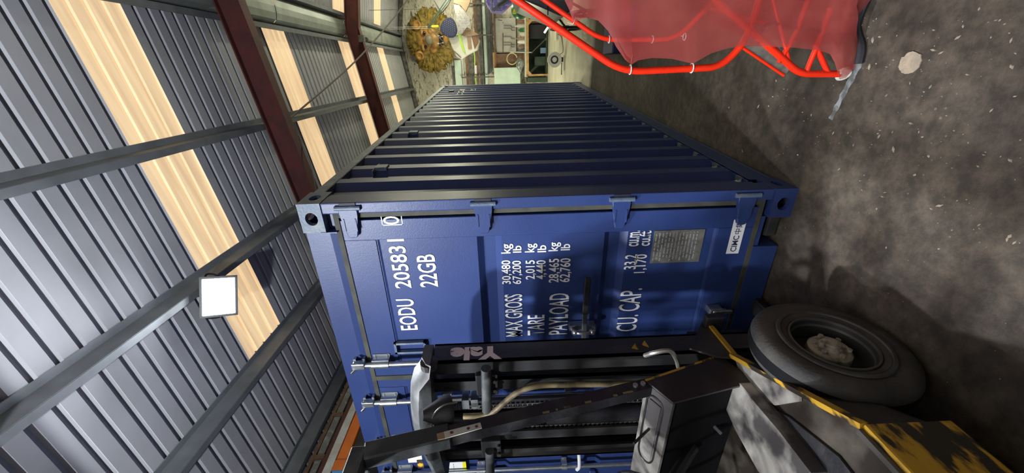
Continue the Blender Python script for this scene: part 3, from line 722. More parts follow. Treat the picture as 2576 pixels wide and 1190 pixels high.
b_ = BM(); tube(b_, [(-.90, -.46, 1.86), (-.90, -.46, 1.70)], .016, 8); tube(b_, [(-.80, -.52, 1.86), (-.80, -.52, 1.82)], .010, 8); box(b_, (-.93, -.50, 1.70), (-.87, -.44, 1.735)); box(b_, (-.93, -.50, 1.745), (-.87, -.44, 1.78)); o = obj('chain_bolt', b_, M['steel'], mast); o['kind'] = 'stuff'
b_ = BM(); box(b_, (CX - .44, -.36, .16), (CX + .44, -.325, .26)); box(b_, (CX - .44, -.36, .46), (CX + .44, -.325, .55)); box(b_, (CX - .20, -.36, .16), (CX - .12, -.34, .55)); box(b_, (CX + .12, -.36, .16), (CX + .20, -.34, .55)); obj('fork_carriage', bevel(b_, .006), M['black'], fk)
for s in (-1, 1):
    b_ = BM(); x = CX + s * .25; box(b_, (x - .05, -.323, .045), (x + .05, -.288, .60)); box(b_, (x - .05, -.288, .045), (x + .05, -.02, .08)); obj('fork', bevel(b_, .008), M['black'], fk)
b_ = fit_text('Yale', (-.6140, -.405, 1.572), (0, 0, 1), (0, -1, 0), .248, .090, .06); obj('lettering', b_, M['tie'], mast)
b_ = BM()
prism(b_, [(-.6140, -.40, .90), (-.6140, -.48, .90), (-.6140, -.46, .95)], (.001, 0, 0)); prism(b_, [(-.6140, -.41, .87), (-.6140, -.46, .865), (-.6140, -.44, .895)], (.001, 0, 0)); obj('warning_sticker', b_, M['yellow'], mast)
# --- wheels
def wheel(xo, s, yc, R, wd, par=fk):
    z = R; c = Vector((xo, yc, z)); ax = Vector((s, 0, 0)); rr = R * .54
    prof = [(-.035, rr), (-.012, rr * 1.03), (-.004, rr * 1.16), (-.010, rr * 1.22), (-.002, R * .78), (-.006, R * .90), (-.020, R * .965), (-.045, R), (-wd + .045, R), (-wd + .02, R * .965), (-wd, R * .8), (-wd + .01, rr)]
    t = obj('wheel', lathe(BM(), prof, c, ax, 48, closed=True), M['tyre'], par, smooth=True)
    obj('tread', lathe(BM(), [(-.046, R + .0012), (-wd + .044, R + .0012), (-wd + .044, R - .004), (-.046, R - .004)], c, ax, 48, closed=True), M['deep'], t, smooth=True)  # near-black ring: the shade on the tread is put into its colour
    obj('sidewall_ring', lathe(BM(), [(-.006, rr * 1.17), (.001, rr * 1.20), (.001, rr * 1.27), (-.004, rr * 1.30)], c, ax, 48, closed=True), M['tyre2'], t, smooth=True)
    obj('rim', lathe(BM(), [(-.016, rr * 1.03), (-.010, rr * .98), (-.024, rr * .93), (-.095, rr * .86), (-.100, .03), (-.110, .03), (-.115, rr * .9), (-.05, rr * 1.0)], c, ax, 40, closed=True), M['rim'], t, smooth=True)
    obj('rim_ring', lathe(BM(), [(-.014, rr * 1.02), (-.007, rr * 1.0), (-.007, rr * .96), (-.018, rr * .955), (-.040, rr * .90), (-.045, rr * .97)], c, ax, 40, closed=True), M['rimring'], t, smooth=True)
    b_ = BM(); lathe(b_, [(-.10, .078), (-.045, .075), (-.035, .066), (-.034, .045), (-.026, .040), (-.012, .028), (-.010, .01)], c, ax, 24)
    for k in range(6):
        a = k * PI / 3; q = c + ax * -.034 + Vector((0, math.cos(a), math.sin(a))) * .057; lathe(b_, [(0, .010), (.010, .010)], q, ax, 6)
    for k in range(8):
        a = k * PI / 4 + .3; q = c + ax * -.026 + Vector((0, math.cos(a), math.sin(a))) * .034; lathe(b_, [(0, .006), (.008, .006)], q, ax, 6)
    obj('hub', b_, M['hub'], t, smooth=True)
    return t
wheel(-.350, 1, -.745, .275, .135); wheel(2 * CX + .350, -1, -.745, .275, .135)
wheel(-.45, 1, -2.05, .21, .14); wheel(2 * CX + .45, -1, -2.05, .21, .14)
# --- chassis
b_ = BM(); box(b_, (CX - .30, -1.1, .14), (CX + .30, -.52, .47)); box(b_, (2 * CX + .54, -.80, .22), (-.54, -.69, .33)); obj('axle_frame', b_, M['black'], fk)
FP = [(-.60, -.56), (-.32, -1.15), (-.32, -2.35), (2 * CX + .32, -2.35), (2 * CX + .32, -1.15), (2 * CX + .60, -.56)]
b_ = BM(); prism(b_, [(x, y, .485) for x, y in FP], (0, 0, .012)); obj('floor_plate', b_, M['floorplate'], fk)
b_ = BM(); beam(b_, (-.588, -.30, .525), (-.588, -.56, .512), .020, .020); beam(b_, (-.588, -.56, .520), (-.31, -1.15, .512), .018, .030); obj('fender_edge', b_, M['yellow'], fk)
b_ = BM(); prism(b_, [(-.60, -.29, .525), (-.60, -.575, .505), (-.60, -.56, .59), (-.60, -.50, .69)], (.010, 0, 0)); obj('mudguard', b_, M['mastgrey'], fk)
b_ = BM(); prism(b_, [(-.5985, -.56, .50), (-.318, -1.15, .50), (-.318, -1.15, .30), (-.5985, -.60, .36)], (-.010, 0, 0)); obj('wheel_arch', b_, M['black'], fk)
b_ = BM(); box(b_, (-.327, -2.36, .26), (-.297, -1.15, .520)); bevel(b_, .008); obj('side_panel', b_, M['yellow'], fk)
b_ = BM(); box(b_, (2 * CX + .297, -2.36, .26), (2 * CX + .327, -1.15, .520)); bevel(b_, .008); obj('side_panel', b_, M['yellow'], fk)
b_ = BM(); beam(b_, (-.322, -1.155, .528), (-.322, -1.60, .528), .018, .014); obj('step_edge', b_, M['rimring'], fk)
# pedal pod and mat
pod = [(1812, 1000), (1830, 955), (1862, 965), (1905, 1020), (1960, 1085), (2040, 1190), (2010, 1240), (1950, 1230), (1905, 1185), (1850, 1085)]
b_ = BM(); prism(b_, [PZ(x, y, .565) for x, y in pod], (0, 0, -.060)); obj('pedal_cowl', bevel(b_, .006, 2), M['cowl'], fk)
mt = [(1905, 1005), (1985, 1050), (2110, 1150), (2180, 1240), (2120, 1250), (2010, 1120)]
b_ = BM(); prism(b_, [PZ(x, y, .508) for x, y in mt], (0, 0, -.008)); obj('rubber_mat', b_, M['black'], fk)
fp = [(1850, 905), (1895, 925), (2010, 985), (2010, 1010), (1950, 1020), (1880, 985), (1862, 950)]
b_ = BM(); prism(b_, [PZ(x, y, .512) for x, y in fp], (0, 0, -.010)); obj('worn_tread_plate', b_, M['cowl'], fk)
# dash
A, Bq = Vector((-.622, -.665, .950)), Vector((-.622, -.785, .880))
b_ = BM(); prism(b_, [A, Bq, Bq + Vector((0, .004, -.012)), A + Vector((0, .004, -.012))], (-.68, 0, 0)); obj('dash_top', b_, M['cowl'], fk)
b_ = BM(); prism(b_, [A + Vector((.002, 0, 0)), Vector((-.620, -.535, .56)), Vector((-.620, -.695, .485)), Bq + Vector((.002, 0, 0))], (.010, 0, 0)); obj('dash_side', b_, M['black'], fk)
b_ = BM(); q = [A + Vector((.007, 0, .002)), Vector((-.615, -.535, .562))]; beam(b_, q[0], q[1], .014, .010); obj('dash_edge', b_, M['yellow'], fk)
b_ = BM(); prism(b_, [A + Vector((-.004, .03, -.02)), Vector((-.626, -.52, .50)), Vector((-.626, -.66, .50)), Bq + Vector((-.004, .02, -.02))], (-.67, 0, 0)); obj('dash_body', b_, M['deep'], fk)
dd = (Bq - A).normalized(); nn = Vector((0, dd.z, -dd.y)) * -1
if nn.z < 0: nn = -nn
def dp(u, v, h=.001): return A + Vector((-u, 0, 0)) + dd * v + nn * h
rc = [(.07, .022), (.40, .022), (.44, .04), (.44, .085), (.40, .105), (.07, .105), (.035, .09), (.035, .04), (.07, .022)]
b_ = BM(); tube(b_, bend_path([dp(u, v, .002) for u, v in rc], .02, 3), .0045, 6); obj('dash_groove', b_, M['black'], fk)
b_ = BM(); hexa(b_, [dp(.06, .035, .001), dp(.41, .035, .001), dp(.41, .095, .001), dp(.06, .095, .001), dp(.06, .035, .006), dp(.41, .035, .006), dp(.41, .095, .006), dp(.06, .095, .006)]); bevel(b_, .002, 1); obj('dash_lid', b_, M['cowl'], fk)
# steering column, wheel, levers, seat
b_ = BM(); tube(b_, [(CX - .02, -.72, .70), (CX - .02, -.98, .98)], .025, 10); tube(b_, [(CX + .12, -.70, .90), (CX + .14, -.80, 1.02)], .006, 6); obj('steering_column', b_, M['black'], fk)
cst = Vector((CX - .02, -.99, .99)); a_ = Vector((0, -.68, .73)).normalized(); s_, u_ = frame(a_)
b_ = BM(); ringp = [cst + (s_ * math.cos(2 * PI * k / 28) + u_ * math.sin(2 * PI * k / 28)) * .17 for k in range(29)]; tube(b_, ringp, .013, 8)
for k in (0, 9, 19): tube(b_, [cst, ringp[k]], .009, 6)
obj('steering_wheel', b_, M['black'], fk, smooth=True)
b_ = BM(); box(b_, (CX - .30, -2.30, .50), (CX + .30, -1.45, .80)); bevel(b_, .03); obj('seat_hood', b_, M['black'], fk)
b_ = BM(); box(b_, (CX - .22, -1.90, .80), (CX + .22, -1.50, .88)); box(b_, (CX - .22, -2.00, .86), (CX + .22, -1.90, 1.28)); bevel(b_, .03); obj('seat', b_, M['darkbox'], fk)
b_ = BM(); box(b_, (CX - .50, -2.62, .18), (CX + .50, -2.28, .85)); bevel(b_, .06, 3); obj('counterweight', b_, M['yellow'], fk)
b_ = BM()
for x0, y0_, x1, y1_ in ((1725, 1008, 1765, 1035), (1785, 1060, 1815, 1090), (1690, 1133, 1730, 1155)):
    p, q = PZ(x0, y0_, .62), PZ(x1, y1_, .58); tube(b_, [p, q], .010, 8)
obj('control_lever', b_, M['cowl'], fk)
# overhead guard
for s in (1, -1):
    def gx(x): return x if s > 0 else 2 * CX - x
    P1, P2, P3, P4 = Vector((gx(-.645), -.670, .94)), Vector((gx(-.645), -.875, 1.83)), Vector((gx(-.645), -.930, 2.085)), Vector((gx(-.645), -2.30, 2.12))
    b_ = BM(); beam(b_, P1, P2, .050, .055, Vector((0, 1, 0))); pl = obj('guard_pillar', b_, M['black'], fk)
    b_ = BM(); beam(b_, P2 + (P1 - P2) * .06, P3, .062, .075, Vector((0, 1, 0))); obj('pillar_head', bevel(b_, .006, 1), M['toprail'], pl)
    for t0_, t1_ in ((.09, .14), (.17, .19), (.30, .33), (.40, .43), (.46, .47), (.50, .53)):
        b_ = BM(); beam(b_, P1 + (P2 - P1) * t0_ + Vector((.0245 * s, -.022, 0)), P1 + (P2 - P1) * t1_ + Vector((.0245 * s, -.020, 0)), .003, .009, Vector((0, 1, 0))); obj('paint_chip', b_, M['brass'], pl)
    b_ = BM()
    for t in (.03, .07): q = P1 + (P2 - P1) * t + Vector((.03 * s, 0, 0)); lathe(b_, [(-.006, .011), (.006, .011)], q, (1, 0, 0), 6)
    obj('bolt', b_, M['steel'], pl)
    b_ = BM(); beam(b_, P3 + Vector((0, .02, .02)), P4, .06, .06); obj('guard_rail', bevel(b_, .005, 1), M['toprail'], fk)
    b_ = BM(); beam(b_, P4 + Vector((0, .03, 0)), (gx(-.60), -2.44, .80), .06, .06); obj('rear_pillar', b_, M['black'], fk)
b_ = BM(); beam(b_, (-.680, -.935, 2.10), (2 * CX + .680, -.935, 2.10), .07, .07); obj('guard_header', bevel(b_, .005, 1), M['toprail'], fk)
for k in range(7):
    b_ = BM(); beam(b_, (-.675, -1.16 - k * .155, 2.09), (2 * CX + .675, -1.16 - k * .155, 2.09), .03, .045); obj('guard_bar', b_, M['black'], fk)
# white sticker strip and its tan end, hanging on the pillar
P1, P2 = Vector((-.645, -.670, .94)), Vector((-.645, -.875, 1.83))
def pil(t, h=0, o=0): return P1 + (P2 - P1) * t + Vector((.033 + o, 0, 0)) + Vector((0, -.95, -.27)) * h
b_ = BM(); hexa(b_, [pil(.81, .004, 0), pil(.965, .006), pil(.965, .036), pil(.81, .030), pil(.81, .004, .004), pil(.965, .006, .004), pil(.965, .036, .004), pil(.81, .030, .004)]); st = obj('sticker', b_, M['boardwhite'], fk)
b_ = BM()
for t in (.83, .865, .935): lathe(b_, [(0, .006), (.0015, .006)], pil(t, .018, .004), (1, 0, 0), 8)
obj('sticker_mark', b_, M['maroon'], st)
b_ = BM(); hexa(b_, [pil(.965, .006), pil(.995, .008), pil(.995, .034), pil(.965, .036), pil(.965, .006, .004), pil(.995, .008, .004), pil(.995, .034, .004), pil(.965, .036, .004)]); obj('sticker_end', b_, M['card'], st)
# work lamp hung on the guard
wl = PY(1125, 1035, -.76); wd_ = Vector((.25, -.55, -.35)).normalized()
b_ = BM(); lathe(b_, [(-.10, .02), (-.07, .035), (-.02, .06), (.0, .066), (.012, .066), (.010, .058)], wl, (-.2, .3, -.9), 20); lampw = obj('work_lamp', b_, M['black'], fk, smooth=True)
b_ = BM(); q = PY(1083, 1062, -.80); box(b_, (q.x - .012, q.y - .006, q.z - .018), (q.x + .012, q.y + .006, q.z + .014)); obj('lamp_clip', bevel(b_, .003, 1), M['chrome'], lampw)
b_ = BM(); tube(b_, smooth_path([PY(1150, 1012, -.78), PY(1115, 1020, -.80), PY(1090, 1045, -.81), PY(1086, 1075, -.81), PY(1080, 1110, -.83), PY(1066, 1140, -.83)], 5), .0035, 6); obj('lamp_cable', b_, M['plate'], lampw)
b_ = BM(); p = PY(1040, 1135, -.62); box(b_, (p.x - .085, p.y, p.z - .035), (p.x - .01, p.y + .006, p.z + .035)); obj('torn_label', b_, M['boardwhite'], mast)
b_ = BM(); p = PY(1060, 1150, -.60); box(b_, (p.x - .05, p.y - .025, p.z - .012), (p.x + .01, p.y - .02, p.z + .018)); obj('torn_label_patch', b_, M['yellow'], mast)

# ================================================================== RED FRAME WITH NETTING
rf = thing('net_frame', 'red tubular steel frame with red netting tied over it, standing right of the container', 'frame', (.75, .1, 0))
Y1, Y2 = -.08, .62
def F1(x, y): return PY(x, y, Y1)
def F2(x, y): return PY(x, y, Y2)
def rtube(pts, r, k=.10, name='tube'):
    b_ = BM(); tube(b_, bend_path(pts, k, 7), r, 14); return obj(name, b_, M['red'], rf, smooth=True)
a0 = F1(1300, 0); a1 = F1(1565, 181)
ex0 = a0 + (a0 - a1) * .8
rtube([ex0, a1, F1(1812, 169), F1(1872, 110), F1(1905, 20), F1(1925, -60)], .0145, .09)
rtube([F1(1720, -90), F1(1800, 0), F1(2012, 186), F1(2112, 186)], .0145, .05)
rtube([F1(2026, 186), F1(2062, 100), F1(2090, 20)], .011, .03); rtube([F1(2084, 186), F1(2050, 110)], .011, .03)
rtube([F1(1958, 158), F1(2000, 90), F1(2040, -20)], .010, .03)
rtube([F1(1990, 172), F1(1960, 60), F1(1935, -40)], .008, .03)
c0 = F2(1370, 0); c1 = F2(1512, 100); rtube([c0 + (c0 - c1) * 1.0, c1, F2(1700, 99), F2(1800, 0), F2(1870, -70)], .0135, .09)
rtube([F2(1790, 20), F2(1930, 60), F2(2040, -50)], .011, .05)
top_a = ex0; rtube([ex0, ex0 + Vector((.02, .35, .06)), c0 + (c0 - c1) * 1.0], .013, .05)
rtube([F1(1925, -60), F2(1870, -70)], .013); rtube([F1(1720, -90), F2(1800, -90)], .012)
# ties
def tie(p, d, r=.019, up=(0, 0, 1)):
    b_ = BM(); s, u = frame(Vector(d)); pts = [p + (s * math.cos(2 * PI * k / 12) + u * math.sin(2 * PI * k / 12)) * r for k in range(13)]
    tube(b_, pts, .003, 6); tube(b_, [pts[3], pts[3] + Vector((.01, 0, .03))], .003, 5); obj('cable_tie', b_, M['tie'], rf)
for (x, y) in ((1585, 175), (1740, 171)): tie(F1(x, y), (0, 0, 1))
tie(F2(1444, 52), Vector((.4, 0, 1))); 
for (x, y) in ((1532, 99), (1641, 99), (1722, 92)): tie(F2(x, y), (0, 0, 1))
# castor and flat foot
cc = F1(2112, 186); cc.z = .03
b_ = BM(); lathe(b_, [(-.012, .010), (-.012, .026), (-.008, .03), (.008, .03), (.012, .026), (.012, .010)], cc, (.6, .8, 0), 20); obj('castor', b_, M['creamplast'], rf, smooth=True)
b_ = BM(); poly = [F1(1868, 118), F1(1958, 112), F1(1988, 172), F1(1974, 190)]; prism(b_, poly, (0, .006, 0)); obj('foot_plate', b_, M['plate'], rf)
b_ = BM(); tube(b_, [F1(1868, 120), F1(1972, 190)], .006, 8); obj('foot_edge', b_, M['red'], rf)
b_ = BM(); tube(b_, smooth_path([F1(1905, 110), F1(1930, 60), F1(2000, 70), F1(2135, 92)], 5), .008, 8); obj('strap', b_, M['darkbox'], rf)
# netting sheet
Lo = [(1421, 2), (1432, 25), (1443, 57), (1458, 50), (1478, 44), (1505, 52), (1530, 78), (1550, 118), (1572, 150), (1588, 163), (1605, 152), (1640, 146), (1690, 148), (1728, 157), (1742, 160), (1758, 152), (1790, 134), (1830, 122), (1868, 116), (1930, 117), (2000, 120), (2060, 127), (2088, 136), (2100, 158), (2112, 200), (2128, 196), (2152, 168), (2158, 135), (2150, 80), (2158, 40), (2190, 0)]
def net(Lo, y_lo, y_hi, top, amp, seed, name='netting'):
    b_ = BM(); R_ = 14; g = []
    for i, (x, y) in enumerate(Lo):
        tx = i / (len(Lo) - 1); ux = x * .75 + (top[0] + (top[1] - top[0]) * tx) * .25
        col = []
        for j in range(R_ + 1):
            t = j / R_; xx = x + (ux - x) * t; yy = y + (-110 - y) * t; yk = y_lo + (y_hi - y_lo) * t
            p = PY(xx, yy, yk)
            n_ = noise.noise(Vector((xx * .012, yy * .02, seed))) + .5 * noise.noise(Vector((xx * .04, yy * .05, seed + 9)))
            p = p + Vector((.2, -1, 0)) * n_ * amp * min(1, t * 4)
            if p.z < .012: 
                d = (p - CAM); tt = (.012 - CAM.z) / d.z; p = CAM + d * tt
            col.append(b_.verts.new(p))
        g.append(col)
    for a, c in zip(g, g[1:]):
        for j in range(R_): b_.faces.new((a[j], a[j + 1], c[j + 1], c[j]))
    return obj(name, b_, M['net'], rf, smooth=True)
net(Lo, -.105, -.17, (1380, 2250), .012, 3.1)
net([(1500, 2), (1515, 30), (1540, 60), (1552, 100), (1575, 148), (1588, 163), (1592, 140), (1586, 90), (1580, 50), (1560, 5)], -.112, -.02, (1480, 1560), .01, 7.7, 'netting_fold')
net([(1760, 20), (1800, 60), (1860, 90), (1960, 100), (2080, 112), (2110, 120), (2135, 90), (2150, 30)], -.02, .25, (1740, 2180), .03, 5.2, 'netting_fold')
b_ = BM(); tube(b_, smooth_path([PZ(2205, -40, .02), PZ(2172, 15, .02), PZ(2154, 70, .02), PZ(2166, 120, .02), PZ(2160, 160, .02)], 5), .016, 8); obj('hem_cord', b_, M['darkbox'], rf, smooth=True)

# ================================================================== FLOOR BITS
c = PZ(2292, 158, .0); b_ = BM(); pts = []
for k in range(44):
    a = 2 * PI * k / 44; r = .040 * (1 + .10 * noise.noise(Vector((math.cos(a) * 1.7, math.sin(a) * 1.7, 2))) + .10 * noise.noise(Vector((math.cos(a) * 6, math.sin(a) * 6, 2)))) * (1.12 if k in (8, 9) else 1)
    pts.append(c + Vector((math.cos(a) * r * .95, math.sin(a) * r, .0015)))
prism(b_, pts, (0, 0, .004)); tag(obj('mortar_splat', b_, M['mortar'], loc=c), 'round pale dried mortar patch on the dark floor', 'mortar patch')
b_ = BM()
for k in range(230):
    if k < 150: x, y = random.uniform(2150, 2570), random.uniform(2, 640)
    else: x, y = random.uniform(1650, 2150), random.uniform(195, 430)
    p = PZ(x, y, 0.0)
    if (p - c).length < .05 or p.y > .0 and p.x < .02: continue
    s = random.choice((.001, .0015, .002, .0025, .004)) * random.uniform(.6, 1.3); a = random.random() * PI; e = random.uniform(1, 3.0)
    v = [p + Vector((math.cos(a + q) * s * (e if q in (0, PI) else 1), math.sin(a + q) * s * (e if q in (0, PI) else 1), 0)) for q in (0, PI / 2, PI, 3 * PI / 2)]
    hexa(b_, v + [q + Vector((0, 0, s * .8)) - (q - p) * .3 for q in v])
o = tag(obj('floor_debris', b_, M['debris']), 'pale grit and chips scattered over the dark floor', 'debris'); o['kind'] = 'stuff'
b_ = BM(); pp = [PZ(2165, 155, 0), PZ(2125, 225, 0), PZ(2090, 300, 0)]
dirv = (pp[2] - pp[0]).normalized(); sd = Vector((-dirv.y, dirv.x, 0)); e1, e2 = [], []
for k in range(15):
    t = k / 14; q = pp[0].lerp(pp[2], t); wv = (.017 + .004 * math.sin(k * 1.9)) * (1 - .35 * t)
    e1.append(q + sd * wv + Vector((0, 0, .001))); e2.append(q - sd * wv * (1 + .2 * math.cos(k * 2.3)) + Vector((0, 0, .001)))
prism(b_, e1 + e2[::-1], (0, 0, .0015)); tag(obj('plaster_streak', b_, M['chalk'], loc=pp[0]), 'pale grey plaster streak on the floor by the netting hem', 'plaster streak')

# ================================================================== PALLET RACK BEHIND THE CONTAINER (left)
rx = -3.02
pr_ = thing('pallet_rack', 'orange and blue pallet rack beyond the container roof, left of it', 'rack', B(-3.4, 3, 0))
for yy in (.82, 3.6, 6.4):
    for xx in (rx, rx - .85):
        b_ = BM(); bbox(b_, (xx - .045, yy - .04, 0), (xx + .035, yy + .04, 3.305)); up = obj('upright', b_, M['blueup'], pr_)
        b_ = BM()
        for k in range(5): 
            for s in (-.018, .018): lathe(b_, [(0, .007), (.0015, .007)], B(xx + .035, yy + s, 3.285 - k * .05), BXA, 8)
        obj('slot', b_, M['darkbox'], up)
for a, c2 in ((.86, 3.56), (3.64, 6.36)):
    for xx in (rx + .005, rx - .85):
        for zz in (3.255, 1.9):
            b_ = BM(); bbox(b_, (xx - .025, a, zz - .055), (xx + .025, c2, zz + .055)); obj('rack_beam', bevel(b_, .005, 1), M['orange'], pr_)
b_ = BM(); bbox(b_, (rx - .03, .79, 3.20), (rx + .037, .90, 3.31)); obj('beam_end', b_, M['orange'], pr_)
def along(name, x0, x1, z0, z1, y0, y1, m, label, cat, wob=0, seg=20):
    b_ = BM(); rings = []
    for i in range(seg + 1):
        y = y0 + (y1 - y0) * i / seg; n1 = noise.noise(Vector((y * 2.3, z0, x0))) * wob; n2 = noise.noise(Vector((y * 2.3 + 7, z0, x0))) * wob
        rings.append([b_.verts.new(B(*p)) for p in ((x0 + n2, y, z0), (x1 + n1, y, z0), (x1 + n1, y, z1 + n2), (x0 + n2, y, z1 + n1))])
    for a, c in zip(rings, rings[1:]):
        for k in range(4): b_.faces.new((a[k], a[(k + 1) % 4], c[(k + 1) % 4], c[k]))
    b_.faces.new(rings[0]); b_.faces.new(rings[-1][::-1])
    return tag(obj(name, b_, m, loc=B((x0 + x1) / 2, (y0 + y1) / 2, z0)), label, cat)
along('dust_sheet', rx - .86, rx + .035, 3.315, 3.395, .62, 3.3, M['cloth'], 'crumpled off-white dust sheet lying along the orange rack beam', 'sheet', .02, 40)
along('steel_beam', rx - .22, rx - .06, 3.425, 3.49, .6, 4.2, M['maroon'], 'dark red steel section resting on the dust sheet on the rack', 'steel beam')
along('wrapped_bundle', rx - .30, rx - .07, 3.515, 3.585, .5, 3.4, M['plastic'], 'long bundle wrapped in grey plastic on top of the rack', 'bundle', .018, 40)
b_ = BM()
for yy in (1.0, 1.55, 2.2): bbox(b_, (rx - .31, yy, 3.495), (rx - .06, yy + .05, 3.605))
o = [c_ for c_ in COL.objects if c_.name == 'wrapped_bundle'][0]; obj('tape_band', b_, M['brown'], o)
along('timber_plank', rx - .26, rx - .10, 3.612, 3.65, .4, 4.2, M['brown'], 'brown timber plank lying highest on the rack load', 'plank')

# ================================================================== FAR END: WORKSHOP
WY = 11.97
def bxz(x, y, k=WY): q = bc(PB(x, y, k)); return q[0], q[2]
# lengths of timber and trim stored along the wall (picture columns become heights)
boards = [(1133, 1139, 60, 'board', 'narrow grey weathered batten highest on the wall rack', 168, 240),
 (1139, 1156, 0, 'mint', 'wide pale green board stored on the wall under the lion head', 150, 300),
 (1157, 1163, 0, 'boardwhite', 'slim white trim length below the pale green board', 140, 300),
 (1168, 1174, 0, 'brown', 'thin brown timber length on the wall rack', 130, 300),
 (1176, 1188, 0, 'board', 'broad grey weathered board above the white label', 120, 300),
 (1190, 1193, 0, 'lime', 'thin lime green strip between grey boards', 120, 300),
 (1195, 1201, 0, 'brown', 'brown board carrying a white label on the wall rack', -40, 300),
 (1203, 1211, 0, 'board', 'grey board just above the black pipe', -40, 300),
 (1217, 1223, 0, 'mint', 'pale flaking green rail directly above the grey pipes', -40, 300)]
for xa, xb, _, mk, lab, ya, yb in boards:
    z1 = bxz(xa, 100)[1]; z0 = bxz(xb, 100)[1]; x1 = bxz(1200, ya)[0]; x0 = bxz(1200, yb)[0]
    b_ = BM(); dpt = .06; bbox(b_, (x0, WY - dpt, z0), (x1, 11.99, z1)); bevel(b_, .004, 1)
    tag(obj('stored_board', b_, M[mk], loc=B((x0 + x1) / 2, WY, z0)), lab, 'board', 'boards stored along the back wall')
zz = bxz(1214, 100)[1]; b_ = BM(); tube(b_, [B(-.8, 11.86, zz), B(3.6, 11.86, zz)], .022, 10); tag(obj('black_pipe', b_, M['darkbox'], loc=B(1, 11.86, zz), smooth=True), 'single black pipe running along the back wall', 'pipe')
for k in range(4):
    x_, _z = bxz(1200, 188 - k * 3); z_ = bxz(1226 + k * 3.6, 100)[1]; x2 = bxz(1200, -30)[0]
    b_ = BM(); tube(b_, [B(x_, 11.80 - .01 * (k % 2), z_), B(x2, 11.80 - .01 * (k % 2), z_)], .019, 10)
    tag(obj('grey_pipe', b_, M['greypipe'], loc=B(x_, 11.8, z_), smooth=True), 'grey plastic pipe, %s of the four stacked under the green rail' % ['topmost', 'second from top', 'third from top', 'lowest'][k], 'pipe', 'four grey pipes on the back wall')
for xx in (.35, 1.55, 2.4):                                           # rack brackets
    z1, z0 = bxz(1160, 100)[1], bxz(1240, 100)[1]
    b_ = BM(); bbox(b_, (xx - .02, 11.74, z0), (xx + .02, 11.77, z1)); bbox(b_, (xx - .02, 11.74, z0 - .02), (xx + .02, 11.97, z0)); bbox(b_, (xx - .02, 11.74, z1 + .03), (xx + .02, 11.97, z1 + .05)); bbox(b_, (xx - .02, 11.74, z1), (xx + .02, 11.77, z1 + .03))
    tag(obj('rack_bracket', b_, M['board'], loc=B(xx, 11.75, z0)), 'dark steel bracket holding the stored boards, %s' % {.35: 'nearest the container', 1.55: 'beside the hanging tray', 2.4: 'nearest the purple fabric'}[xx], 'bracket', 'brackets of the wall rack')
x_, z_ = bxz(1197, 178); b_ = BM(); bbox(b_, (x_ - .10, 11.89, z_ - .035), (x_ + .16, 11.908, z_ + .035)); tag(obj('white_tag', b_, M['white'], loc=B(x_, 11.87, z_)), 'small white tag on the brown board on the wall', 'tag')
# lion head
lx, lz = bxz(1087, 104, 11.72)
def lp(dx, dz, d=0): return B(lx + dx, 11.72 - d, lz + dz)
lion = thing('lion_head', 'big golden lion head sculpture with full mane mounted high on the wall', 'sculpture', lp(0, 0))
b_ = BM(); bmesh.ops.create_icosphere(b_, subdivisions=6, radius=1)
for v in b_.verts:
    n0 = v.co.copy(); a = math.atan2(n0.z, n0.x); rad = math.hypot(n0.x, n0.z)
    fl = 1 - abs(noise.noise(Vector((math.cos(a) * 3.1 + rad * 2.2 * math.sin(a * 5), math.sin(a) * 3.1, rad * 2.6)))) * 2.2
    f2 = 1 - abs(noise.noise(Vector((n0.x * 7 + 4, n0.y * 5, n0.z * 7)))) * 2
    k = 1 + .10 * fl * (.3 + rad) + .06 * f2 + .05 * noise.noise(Vector((math.cos(a) * 6, math.sin(a) * 6, 5)))
    v.co = MB.to_3x3() @ Vector((n0.x * .80 * k, n0.y * .36 * k, n0.z * .66 * k)) + lp(0, 0, .10)
for v in list(b_.verts):
    if v.co.dot(BYA) > 11.94: v.co += BYA * (11.94 - v.co.dot(BYA))
obj('mane', b_, M['gold'], lion, smooth=True)
m3b = MB.to_3x3()
b_ = BM(); sphere(b_, lp(0, .05, .34), .36, (1, .62, 1.05), m3b, 3); sphere(b_, lp(0, -.16, .56), .19, (1.15, .9, .85), m3b, 3); sphere(b_, lp(0, .0, .54), .11, (1, 1.2, 1.8), m3b, 3)
for s in (-1, 1): sphere(b_, lp(s * .19, .20, .50), .10, (1.2, .6, .55), m3b, 2); sphere(b_, lp(s * .22, -.08, .46), .14, (1, .7, 1), m3b, 2)
sphere(b_, lp(0, -.46, .42), .13, (1.2, .8, .7), m3b, 2)
obj('face', b_, M['face'], lion, smooth=True)
b_ = BM(); sphere(b_, lp(0, -.02, .70), .125, (1.1, .75, 1.0), m3b, 3); obj('nose', b_, M['nose'], lion, smooth=True)
for s in (-1, 1):
    b_ = BM(); sphere(b_, lp(s * .185, .12, .60), .055, (1, .7, .8), m3b, 2); obj('eye', b_, M['darkeye'], lion, smooth=True)
    b_ = BM(); lathe(b_, [(0, .14), (-.05, .13), (-.08, .09), (-.05, .07), (-.02, .04)], lp(s * .40, .34, .42), BYA - BXA * s * .25, 18); obj('ear', b_, M['face'], lion, smooth=True)
b_ = BM(); sphere(b_, lp(0, -.33, .54), .15, (1.2, .8, .55), m3b, 2); obj('mouth', b_, M['darkeye'], lion, smooth=True)
b_ = BM()
for s in (-1, 1): lathe(b_, [(0, .028), (.09, .003)], lp(s * .10, -.25, .68), (0, 0, -1), 8); lathe(b_, [(0, .022), (.07, .003)], lp(s * .08, -.42, .62), (0, 0, 1), 8)
obj('tooth', b_, M['boardwhite'], lion)
